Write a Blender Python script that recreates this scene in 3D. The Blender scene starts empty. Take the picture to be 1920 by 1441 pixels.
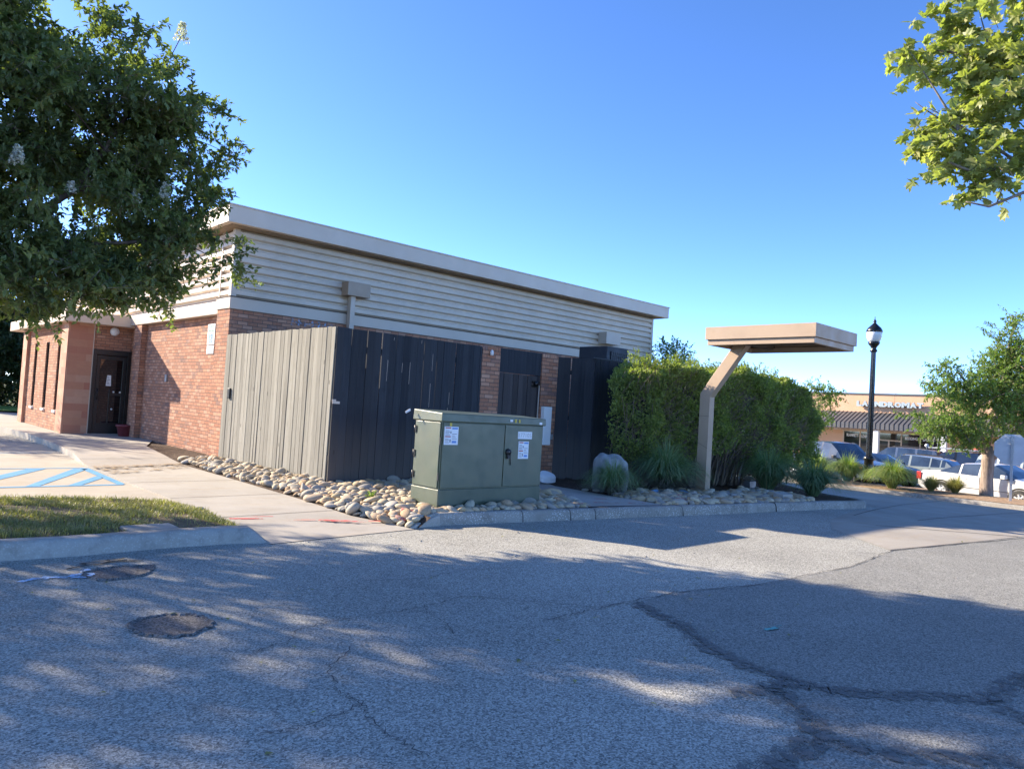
import bpy, bmesh, math, random
import numpy as np
from mathutils import Vector, Matrix
PI = math.pi
R = math.radians
scene = bpy.context.scene
COL = scene.collection
rng = np.random.default_rng(7)
random.seed(11)

# ------------------------------------------------------------------ camera
ROLL, PITCH, AZ, EYE = R(3.5), R(1.95), R(47.0), 1.5
fw = Vector((math.cos(AZ)*math.cos(PITCH), math.sin(AZ)*math.cos(PITCH), math.sin(PITCH)))
rt0 = Vector((math.sin(AZ), -math.cos(AZ), 0)); up0 = rt0.cross(fw)
rt = rt0*math.cos(ROLL)+up0*math.sin(ROLL); up = up0*math.cos(ROLL)-rt0*math.sin(ROLL)
cam = bpy.data.cameras.new('camera'); co = bpy.data.objects.new('camera', cam); COL.objects.link(co)
M = Matrix((rt, up, -fw)).transposed().to_4x4(); M.translation = (0, 0, EYE)
co.matrix_world = M
cam.sensor_width = 36.0; cam.lens = 36*1376/1920; cam.clip_end = 3000; cam.clip_start = 0.05
scene.camera = co

# ------------------------------------------------------------------ light
SUN_EL = R(25.0); SUN_H = (-0.415, 0.91)
sd = Vector((SUN_H[0]*math.cos(SUN_EL), SUN_H[1]*math.cos(SUN_EL), math.sin(SUN_EL))).normalized()
sl = bpy.data.lights.new('sun', 'SUN'); sl.energy = 3.4; sl.angle = R(0.55); sl.color = (1.0, 0.86, 0.68)
so = bpy.data.objects.new('sun', sl); COL.objects.link(so)
so.rotation_euler = (-sd).to_track_quat('-Z', 'Y').to_euler(); so.location = (-20, 40, 30)
w = bpy.data.worlds.new('World'); scene.world = w; w.use_nodes = True
nt = w.node_tree; bg = nt.nodes['Background']
sky = nt.nodes.new('ShaderNodeTexSky'); sky.sky_type = 'NISHITA'; sky.sun_disc = False
sky.sun_elevation = SUN_EL; sky.sun_rotation = math.atan2(SUN_H[0], SUN_H[1])
sky.air_density = 0.35; sky.dust_density = 0.1; sky.ozone_density = 1.0
hs = nt.nodes.new('ShaderNodeHueSaturation'); hs.inputs['Saturation'].default_value = 1.2; hs.inputs['Hue'].default_value = .506
nt.links.new(sky.outputs[0], hs.inputs['Color']); nt.links.new(hs.outputs[0], bg.inputs[0]); bg.inputs[1].default_value = 0.15
vs = scene.view_settings; vs.view_transform = 'Standard'; vs.look = 'None'; vs.exposure = 2.0; vs.gamma = 1.0; vs.use_curve_mapping = False
scene.cycles.max_bounces = 8; scene.cycles.transparent_max_bounces = 8

# ------------------------------------------------------------------ node helper
class NM:
    def __init__(s, name):
        s.m = bpy.data.materials.new(name); s.m.use_nodes = True; s.nt = s.m.node_tree
        s.b = s.nt.nodes['Principled BSDF']; s.out = s.nt.nodes['Material Output']
    def n(s, t, **kw):
        x = s.nt.nodes.new(t)
        for k, v in kw.items(): setattr(x, k, v)
        return x
    def put(s, sock, v):
        if hasattr(v, 'is_output'): s.nt.links.new(v, sock)
        elif v is not None:
            if hasattr(sock.default_value, '__len__') and not hasattr(v, '__len__'): v = (v, v, v, 1)[:len(sock.default_value)]
            elif hasattr(sock.default_value, '__len__') and len(v) == 3 and len(sock.default_value) == 4: v = (*v, 1)
            sock.default_value = v
    def coord(s, kind='Object', scale=(1, 1, 1), loc=(0, 0, 0), rot=(0, 0, 0)):
        c = s.n('ShaderNodeTexCoord').outputs[kind]
        mp = s.n('ShaderNodeMapping'); s.put(mp.inputs[0], c)
        mp.inputs[1].default_value = loc; mp.inputs[2].default_value = rot; mp.inputs[3].default_value = scale
        return mp.outputs[0]
    def pos(s, scale=(1, 1, 1)):
        c = s.n('ShaderNodeNewGeometry').outputs['Position']
        mp = s.n('ShaderNodeMapping'); s.put(mp.inputs[0], c); mp.inputs[3].default_value = scale
        return mp.outputs[0]
    def noise(s, co, scale, detail=4, rough=.55, dist=0):
        x = s.n('ShaderNodeTexNoise'); s.put(x.inputs['Vector'], co); x.inputs['Scale'].default_value = scale
        x.inputs['Detail'].default_value = detail; x.inputs['Roughness'].default_value = rough; x.inputs['Distortion'].default_value = dist
        return x.outputs['Fac']
    def vor(s, co, scale, feature='F1', out='Distance', rand=1):
        x = s.n('ShaderNodeTexVoronoi', feature=feature); s.put(x.inputs['Vector'], co); x.inputs['Scale'].default_value = scale
        x.inputs['Randomness'].default_value = rand
        return x.outputs[out]
    def attr(s, name='rnd', out='Fac'):
        return s.n('ShaderNodeAttribute', attribute_name=name).outputs[out]
    def ramp(s, f, a, b, c0=0, c1=1):
        x = s.n('ShaderNodeMapRange'); x.clamp = True
        s.put(x.inputs[0], f); x.inputs[1].default_value = a; x.inputs[2].default_value = b
        x.inputs[3].default_value = c0; x.inputs[4].default_value = c1
        return x.outputs[0]
    def mix(s, f, a, b, mode='MIX'):
        x = s.n('ShaderNodeMix', data_type='RGBA', blend_type=mode)
        s.put(x.inputs[0], f); s.put(x.inputs[6], a); s.put(x.inputs[7], b)
        return x.outputs[2]
    def math(s, op, a, b=0.5):
        x = s.n('ShaderNodeMath', operation=op); s.put(x.inputs[0], a); s.put(x.inputs[1], b)
        return x.outputs[0]
    def bump(s, h, strength=.3, dist=.01):
        x = s.n('ShaderNodeBump'); s.put(x.inputs['Height'], h); x.inputs['Strength'].default_value = strength; x.inputs['Distance'].default_value = dist
        s.put(s.b.inputs['Normal'], x.outputs[0])
    def fin(s, col, rough=.6, metal=0, spec=.5):
        s.put(s.b.inputs['Base Color'], col); s.put(s.b.inputs['Roughness'], rough); s.b.inputs['Metallic'].default_value = metal
        s.b.inputs['Specular IOR Level'].default_value = spec
        return s.m

def mul(c, k): return tuple(x*k for x in c)
def paint(name, c, rough=.45, var=.12, scale=3, dirt=.0, metal=0, bump=0, spec=.5):
    n = NM(name); p = n.coord()
    f = n.ramp(n.noise(p, scale, 5), .35, .65)
    col = n.mix(f, mul(c, 1-var), mul(c, 1+var))
    if dirt:
        d = n.ramp(n.noise(p, scale*2.7, 7, .7), .52, .75, 0, dirt)
        col = n.mix(d, col, (.11, .095, .075))
    if bump: n.bump(n.noise(p, 45, 5), bump, .004)
    r = n.ramp(n.noise(p, scale*3, 4), .3, .7, rough*.8, min(1, rough*1.25))
    return n.fin(col, r, metal, spec)

def mk_asphalt(name, base, dark=1.0, grit=1.0):
    n = NM(name); p = n.pos()
    big = n.ramp(n.noise(p, .35, 4), .3, .7)
    mid = n.ramp(n.noise(p, 2.2, 6, .65), .3, .72)
    col = n.mix(big, mul(base, .74*dark), mul(base, 1.12*dark))
    col = n.mix(n.math('MULTIPLY', mid, .45), col, mul(base, .72*dark))
    cell = n.vor(p, 115, 'F1', 'Color'); sep = n.n('ShaderNodeSeparateColor'); n.put(sep.inputs[0], cell)
    st = n.ramp(sep.outputs[0], 0, 1, 1-.62*grit, 1+.62*grit)
    g2 = n.ramp(n.noise(p, 48, 4, .7), .3, .7, 1-.22*grit, 1+.22*grit)
    k = n.math('MULTIPLY', st, g2)
    cc = n.n('ShaderNodeCombineColor'); [n.put(cc.inputs[i], k) for i in range(3)]
    col = n.mix(1.0, col, cc.outputs[0], 'MULTIPLY')
    # pale flecks of worn stone, oil spots
    fl = n.math('GREATER_THAN', n.math('FRACT', n.math('MULTIPLY', sep.outputs[1], 7.3)), .88)
    col = n.mix(n.math('MULTIPLY', fl, .30*grit), col, (.38, .36, .33))
    oil = n.ramp(n.noise(p, .9, 5, .6), .62, .8, 0, .42)
    col = n.mix(oil, col, (.035, .035, .036))
    n.bump(n.math('ADD', n.math('MULTIPLY', n.vor(p, 115), 1.0), n.math('MULTIPLY', n.noise(p, 40, 4), .5)), .55*grit, .006)
    return n.fin(col, n.ramp(mid, 0, 1, .85, .97), 0, .25)

def mk_concrete(name, base, warm=.35, speck=0, jx=None, joints=None, stain=.35):
    n = NM(name); p = n.pos()
    f = n.ramp(n.noise(p, .8, 6, .62), .3, .7); col = n.mix(f, mul(base, .86), mul(base, 1.1))
    st = n.ramp(n.noise(p, 2.1, 7, .68, .6), .5, .75, 0, stain); col = n.mix(st, col, (base[0]*.62, base[1]*.53, base[2]*.42))
    col = n.mix(n.ramp(n.noise(n.pos((.5, 3, 1)), 1.7, 5), .5, .8, 0, warm), col, (base[0]*.95, base[1]*.75, base[2]*.5))
    g = n.ramp(n.noise(p, 160, 3, .7), .25, .75, .86, 1.14)
    cc = n.n('ShaderNodeCombineColor'); [n.put(cc.inputs[i], g) for i in range(3)]
    col = n.mix(1.0, col, cc.outputs[0], 'MULTIPLY')
    if speck:
        cell = n.vor(p, 42, 'F1', 'Distance'); patch = n.ramp(n.noise(p, 3, 4), .34, .55)
        m = n.math('MULTIPLY', n.math('LESS_THAN', cell, .30), patch)
        col = n.mix(n.math('MULTIPLY', m, speck), col, (.62, .60, .55))
        dk = n.ramp(n.noise(p, 5, 6, .7), .5, .72, 0, .6); col = n.mix(dk, col, mul(base, .38))
    n.bump(n.noise(p, 90, 5, .65), .22, .004)
    return n.fin(col, .9, 0, .25)

def mk_brick(name, tone=1.0):
    n = NM(name); uv = n.coord('UV')
    def br(c1, c2, mo):
        b = n.n('ShaderNodeTexBrick'); n.put(b.inputs['Vector'], uv)
        b.inputs['Scale'].default_value = 1; b.inputs['Brick Width'].default_value = .215; b.inputs['Row Height'].default_value = .0765
        b.inputs['Mortar Size'].default_value = .0065; b.inputs['Mortar Smooth'].default_value = .15; b.inputs['Bias'].default_value = -.1
        n.put(b.inputs['Color1'], c1); n.put(b.inputs['Color2'], c2); n.put(b.inputs['Mortar'], mo)
        return b
    f = n.noise(uv, 1.3, 4)
    b = br((.0, .0, .0), (1, 1, 1), (.5, .5, .5)); rv = n.n('ShaderNodeSeparateColor'); n.put(rv.inputs[0], b.outputs[0])
    t = rv.outputs[0]
    col = n.mix(n.ramp(t, .0, .6), mul((.35, .145, .082), tone), mul((.48, .225, .13), tone))
    col = n.mix(n.ramp(t, .62, 1), col, mul((.56, .325, .22), tone))
    dk = n.math('MULTIPLY', n.ramp(n.math('FRACT', n.math('MULTIPLY', t, 5.7)), .74, .8), n.ramp(f, .4, .6))
    col = n.mix(n.math('MULTIPLY', dk, .75), col, mul((.13, .085, .085), tone))
    col = n.mix(n.ramp(n.noise(uv, 22, 5, .7), .35, .75, 0, .35), col, mul((.54, .34, .25), tone))
    col = n.mix(b.outputs['Fac'], col, (.16, .115, .09))
    col = n.mix(n.ramp(n.noise(uv, .7, 5), .5, .75, 0, .25), col, (.19, .12, .10))
    h = n.math('ADD', n.math('MULTIPLY', n.math('SUBTRACT', 1.0, b.outputs['Fac']), 1.0), n.math('MULTIPLY', n.noise(uv, 60, 4), .35))
    n.bump(h, .8, .008)
    return n.fin(col, .9, 0, .2)

def mk_tile(name):
    n = NM(name); uv = n.coord('UV')
    b = n.n('ShaderNodeTexBrick'); n.put(b.inputs['Vector'], uv); b.inputs['Scale'].default_value = 1
    b.inputs['Brick Width'].default_value = .42; b.inputs['Row Height'].default_value = .19; b.inputs['Mortar Size'].default_value = .002
    b.inputs['Color1'].default_value = (0, 0, 0, 1); b.inputs['Color2'].default_value = (1, 1, 1, 1); b.inputs['Mortar'].default_value = (.5, .5, .5, 1)
    t = n.n('ShaderNodeSeparateColor'); n.put(t.inputs[0], b.outputs[0])
    col = n.mix(n.ramp(t.outputs[0], 0, .55), (.44, .185, .12), (.50, .255, .155)); col = n.mix(n.ramp(t.outputs[0], .6, 1), col, (.55, .33, .22))
    col = n.mix(n.ramp(n.noise(uv, 9, 6), .4, .7, 0, .2), col, (.36, .18, .13))
    return n.fin(col, .75, 0, .3)

def mk_wood(name, c1, c2, c3, fade=None, rough=.85):
    n = NM(name); uv = n.coord('UV'); r = n.attr('rnd')
    off = n.n('ShaderNodeCombineXYZ'); n.put(off.inputs[0], n.math('MULTIPLY', r, 37.0)); n.put(off.inputs[1], n.math('MULTIPLY', r, 11.0))
    add = n.n('ShaderNodeVectorMath', operation='ADD'); n.put(add.inputs[0], uv); n.put(add.inputs[1], off.outputs[0])
    mp = n.n('ShaderNodeMapping'); n.put(mp.inputs[0], add.outputs[0]); mp.inputs[3].default_value = (16, .7, 1)
    g = n.noise(mp.outputs[0], 1.6, 7, .62, .4)
    col = n.mix(n.ramp(g, .3, .7), c1, c2)
    col = n.mix(n.ramp(n.math('FRACT', n.math('MULTIPLY', r, 3.7)), 0, 1, 0, .55), col, c3); tn = n.ramp(n.math('FRACT', n.math('MULTIPLY', r, 9.1)), 0, 1, .78, 1.16); cc = n.n('ShaderNodeCombineColor'); [n.put(cc.inputs[i], tn) for i in range(3)]; col = n.mix(1.0, col, cc.outputs[0], 'MULTIPLY')
    mp2 = n.n('ShaderNodeMapping'); n.put(mp2.inputs[0], add.outputs[0]); mp2.inputs[3].default_value = (7, 2.2, 1)
    col = n.mix(n.ramp(n.noise(mp2.outputs[0], 1.2, 6, .65), .55, .74, 0, .4), col, mul(c1, .55))
    kn = n.math('LESS_THAN', n.vor(mp2.outputs[0], .55), .055); col = n.mix(n.math('MULTIPLY', kn, .8), col, mul(c1, .3))
    if fade:
        sp = n.n('ShaderNodeSeparateXYZ'); n.put(sp.inputs[0], uv)
        k = n.math('MULTIPLY', n.ramp(n.math('ADD', sp.outputs[1], n.math('MULTIPLY', g, .9)), .55, 1.65, .75, 0), 1.0)
        col = n.mix(k, col, fade)
    n.bump(g, .5, .004)
    return n.fin(col, rough, 0, .2)

def mk_leaf(name, c1, c2, c3=None, trans=.4, rough=.5, spec=.4):
    n = NM(name); r = n.attr('rnd')
    col = n.mix(n.ramp(r, 0, .8), c1, c2)
    if c3: col = n.mix(n.ramp(r, .9, .97), col, c3)
    n.fin(col, rough, 0, spec)
    tr = n.n('ShaderNodeBsdfTranslucent'); n.put(tr.inputs[0], n.mix(1.0, col, (1.5, 1.75, .55), 'MULTIPLY'))
    ms = n.n('ShaderNodeMixShader'); ms.inputs[0].default_value = trans
    n.nt.links.new(n.b.outputs[0], ms.inputs[1]); n.nt.links.new(tr.outputs[0], ms.inputs[2]); n.nt.links.new(ms.outputs[0], n.out.inputs[0])
    return n.m

def mk_glass(name, tint=(.02, .024, .028), rough=.03):
    n = NM(name); p = n.coord(); col = n.mix(n.ramp(n.noise(p, 1.5, 3), .35, .65), mul(tint, .6), mul(tint, 1.5))
    n.fin(col, rough, 0, .9); n.b.inputs['Coat Weight'].default_value = .6; n.b.inputs['Coat Roughness'].default_value = .02
    return n.m
def mk_carpaint(name, c, metal=.3):
    n = NM(name); p = n.coord(); n.fin(n.mix(n.ramp(n.noise(p, 2.5, 3), .3, .7), mul(c, .92), mul(c, 1.06)), .22, metal, .22)
    n.b.inputs['Coat Weight'].default_value = .35; n.b.inputs['Coat Roughness'].default_value = .02
    return n.m
def mk_bark(name, c1, c2):
    n = NM(name); p = n.coord('Object', (1, 1, .3)); f = n.noise(p, 14, 6, .65)
    n.bump(f, .9, .02); return n.fin(n.mix(n.ramp(f, .35, .65), c1, c2), .95, 0, .15)
def mk_mulch(name, c1, c2, sc=34):
    n = NM(name); p = n.pos((1, 1, 1)); cell = n.vor(n.pos((1, .6, 1)), sc, 'F1', 'Color'); s = n.n('ShaderNodeSeparateColor'); n.put(s.inputs[0], cell)
    col = n.mix(s.outputs[0], c1, c2); col = n.mix(n.ramp(n.noise(p, 3, 4), .3, .7, 0, .4), col, mul(c1, .6))
    n.bump(n.math('ADD', s.outputs[1], n.noise(p, 60, 3)), .9, .015); return n.fin(col, .95, 0, .15)

MT = {}
MT['asphalt'] = mk_asphalt('asphalt', (.375, .365, .315), 1, .95)
MT['asphalt_new'] = mk_asphalt('asphalt_new', (.27, .265, .235), 1, .85)
MT['tar'] = mk_asphalt('tar', (.05, .05, .052), 1, .5)
MT['crack'] = paint('crack', (.02, .02, .02), .95); MT['crackline'] = paint('crackline', (.075, .073, .07), .95)
MT['concrete'] = mk_concrete('concrete', (.40, .37, .32))
MT['pad'] = mk_concrete('pad', (.42, .375, .305), .5)
MT['apron'] = mk_concrete('apron', (.36, .33, .28), .25)
MT['kerb'] = mk_concrete('kerb', (.30, .28, .245), .2, .9)
MT['kerb_plain'] = mk_concrete('kerb_plain', (.38, .36, .32), .2, .25)
MT['brick'] = mk_brick('brick'); MT['tile'] = mk_tile('tile')
MT['brick_dark'] = mk_brick('brick_dark', .62)
MT['siding'] = paint('siding', (.64, .53, .405), .45, .05, 1.2, .12)
MT['trim'] = paint('trim', (.60, .495, .385), .5, .04, 1.0, .08)
MT['fascia'] = paint('fascia', (.68, .55, .42), .45, .04, 1.0, .06)
MT['canopy'] = paint('canopy', (.42, .305, .205), .5, .05, 1.5, .1)
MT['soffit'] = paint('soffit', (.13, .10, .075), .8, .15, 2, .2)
MT['wood_grey'] = mk_wood('wood_grey', (.19, .18, .15), (.335, .32, .275), (.26, .25, .215))
MT['wood_dark'] = mk_wood('wood_dark', (.026, .030, .036), (.046, .050, .058), (.054, .053, .055), (.15, .13, .112))
MT['wood_gate'] = mk_wood('wood_gate', (.045, .041, .043), (.085, .075, .073), (.10, .085, .078))
MT['pale_wood_and_slit_light'] = paint('pale_wood_and_slit_light', (.55, .45, .36), .8)
MT['green'] = paint('green', (.057, .077, .038), .42, .1, 2.0, .12, 0, .12, .9)
MT['green_dk'] = paint('green_dk', (.062, .08, .043), .48, .12, 2.5, .3, 0, .12, .8)
MT['black'] = paint('black', (.012, .012, .013), .4, .2, 4)
MT['black_gloss'] = paint('black_gloss', (.01, .01, .011), .25, .2, 6)
MT['bronze'] = paint('bronze', (.018, .014, .012), .35, .1, 3)
MT['rubber'] = paint('rubber', (.02, .02, .02), .85, .15, 8)
MT['slate'] = paint('slate', (.035, .04, .048), .6, .12, 2, .1)
MT['white'] = paint('white', (.78, .78, .76), .5, .03, 3, .04)
MT['label_white'] = paint('label_white', (.72, .74, .76), .6, .03, 6)
MT['label_red'] = paint('label_red', (.42, .07, .05), .6, .06, 6)
MT['label_blue'] = paint('label_blue', (.12, .25, .55), .6, .06, 6)
MT['label_ink'] = paint('label_ink', (.12, .13, .16), .7, .1, 20)
MT['label_green'] = paint('label_green', (.10, .34, .22), .6, .1, 20)
MT['yellow'] = paint('yellow', (.62, .45, .06), .5, .08, 8)
MT['alu'] = paint('alu', (.50, .52, .54), .42, .08, 3, .05, .75)
MT['galv'] = paint('galv', (.40, .41, .42), .5, .12, 6, .12, .6)
MT['signback'] = paint('signback', (.50, .53, .57), .5, .06, 3, .06, .35)
MT['chrome'] = paint('chrome', (.62, .63, .64), .2, .05, 6, 0, .95)
MT['pvc'] = paint('pvc', (.45, .36, .28), .5, .1, 4)
MT['maroon'] = paint('maroon', (.16, .03, .035), .4, .1, 3)
MT['glass_bronze'] = mk_glass('glass_bronze', (.010, .009, .009)); MT['glass_shop'] = mk_glass('glass_shop', (.014, .017, .016), .04)
MT['glass_car'] = mk_glass('glass_car', (.022, .035, .055)); MT['glass_car_dark'] = mk_glass('glass_car_dark', (.01, .014, .022))
MT['stucco'] = paint('stucco', (.58, .36, .22), .9, .06, .6, .06, 0, .2)
MT['stucco_brown'] = paint('stucco_brown', (.36, .21, .13), .9, .06, .6, .06, 0, .2)
MT['roofmetal'] = paint('roofmetal', (.10, .10, .105), .5, .06, .5, .08, .1)
MT['tanframe'] = paint('tanframe', (.50, .40, .30), .6, .05, 2)
MT['letter'] = paint('letter', (.36, .43, .46), .5, .05, 3); MT['letter_side'] = paint('letter_side', (.30, .34, .36), .5, .05, 3)
MT['bark_myrtle'] = mk_bark('bark_myrtle', (.10, .07, .055), (.19, .14, .11))
MT['bark_elm'] = mk_bark('bark_elm', (.20, .155, .125), (.36, .29, .24))
MT['bark_plane'] = mk_bark('bark_plane', (.12, .10, .085), (.32, .28, .235))
MT['twig'] = mk_bark('twig', (.15, .115, .08), (.30, .24, .18))
MT['leaf_myrtle'] = mk_leaf('leaf_myrtle', (.085, .115, .055), (.19, .22, .085), (.42, .32, .13), .42)
MT['leaf_plane'] = mk_leaf('leaf_plane', (.17, .205, .07), (.36, .375, .15), (.52, .44, .17), .38)
MT['leaf_elm'] = mk_leaf('leaf_elm', (.11, .165, .055), (.225, .30, .10), (.33, .30, .12), .45)
MT['leaf_hedge'] = mk_leaf('leaf_hedge', (.135, .17, .066), (.29, .33, .105), (.46, .41, .18), .45)
MT['leaf_wood'] = mk_leaf('leaf_wood', (.020, .040, .016), (.045, .075, .026), None, .25)
MT['flower'] = mk_leaf('flower', (.34, .32, .29), (.66, .62, .57), None, .25)
MT['blade'] = mk_leaf('blade', (.13, .20, .05), (.27, .33, .10), (.42, .36, .19), .35)
MT['blade_lawn'] = mk_leaf('blade_lawn', (.17, .175, .055), (.34, .31, .125), (.46, .37, .22), .3)
MT['blade_dark'] = mk_leaf('blade_dark', (.10, .165, .085), (.20, .285, .15), (.32, .29, .18), .35)
MT['blade_dry'] = mk_leaf('blade_dry', (.20, .19, .065), (.33, .30, .12), (.36, .27, .14), .3)
MT['mulch'] = mk_mulch('mulch', (.055, .038, .028), (.15, .105, .075)); MT['straw'] = mk_mulch('straw', (.30, .19, .115), (.55, .40, .27), 26)
MT['soil'] = mk_mulch('soil', (.14, .11, .07), (.24, .20, .12), 40)
MT['lawn'] = mk_mulch('lawn', (.10, .17, .03), (.18, .26, .05), 12)
MT['earth'] = mk_mulch('earth', (.09, .12, .04), (.16, .17, .07), 3)
def mk_paintmark(name, c, wear=.45, sc=9):
    n = NM(name); p = n.pos(); a = n.ramp(n.noise(p, sc, 7, .72), wear, wear+.12)
    m2 = n.ramp(n.noise(p, 130, 3, .7), .28, .42); al = n.math('MULTIPLY', a, m2)
    n.fin(n.mix(n.ramp(n.noise(p, 3, 4), .3, .7), mul(c, .85), mul(c, 1.1)), .8, 0, .2)
    n.put(n.b.inputs['Alpha'], al); return n.m
MT['paint_blue'] = mk_paintmark('paint_blue', (.12, .33, .55), .22); MT['paint_red'] = mk_paintmark('paint_red', (.60, .10, .10), .44, 5)
MT['paint_sky'] = mk_paintmark('paint_sky', (.50, .66, .84), .36, 12); MT['paint_teal'] = mk_paintmark('paint_teal', (.15, .45, .42), .4, 14)
MT['stain'] = mk_paintmark('stain', (.36, .27, .17), .50, 6)
for i, c in enumerate([(.44, .34, .20), (.36, .32, .25), (.52, .44, .30), (.40, .27, .15), (.30, .28, .25), (.48, .38, .25)]):
    n = NM('river_stone'); p = n.coord(); f = n.noise(p, 9, 6, .65)
    oi = n.n('ShaderNodeObjectInfo').outputs['Random']
    c0 = n.mix(n.ramp(f, .3, .7), mul(c, .78), mul(c, 1.15)); n.bump(n.noise(p, 40, 4), .3, .006)
    n.fin(n.mix(n.ramp(oi, 0, 1, 0, .4), c0, mul((.5, .45, .37), 1)), .8, 0, .3); MT['stone%d' % i] = n.m
n = NM('stone_red'); p = n.coord(); n.fin(n.mix(n.ramp(n.noise(p, 2.2, 4), .42, .6), (.44, .37, .28), (.48, .13, .11)), .85, 0, .2); MT['stone_red'] = n.m; MT['stone_blue'] = paint('stone_blue', (.22, .42, .66), .8, .25, 9, .25)
MT['boulder'] = paint('boulder', (.25, .265, .265), .9, .3, 4, .25, 0, .8)

# ------------------------------------------------------------------ mesh builder
ORG = {}
def tag(o, label=None, cat=None, group=None, kind=None):
    if label: o['label'] = label
    if cat: o['category'] = cat
    if group: o['group'] = group
    if kind: o['kind'] = kind
    return o
def org(o):
    return ORG.get(o.name, Vector((0, 0, 0)))
def link(name, me, parent=None, loc=None):
    o = bpy.data.objects.new(name, me); COL.objects.link(o)
    if parent is not None:
        o.parent = parent; ORG[o.name] = org(parent)
    elif loc is not None:
        o.location = loc; ORG[o.name] = Vector(loc)
    return o
def thing(name, loc, label, cat, group=None):
    return tag(link(name, None, None, loc), label, cat, group)

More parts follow.
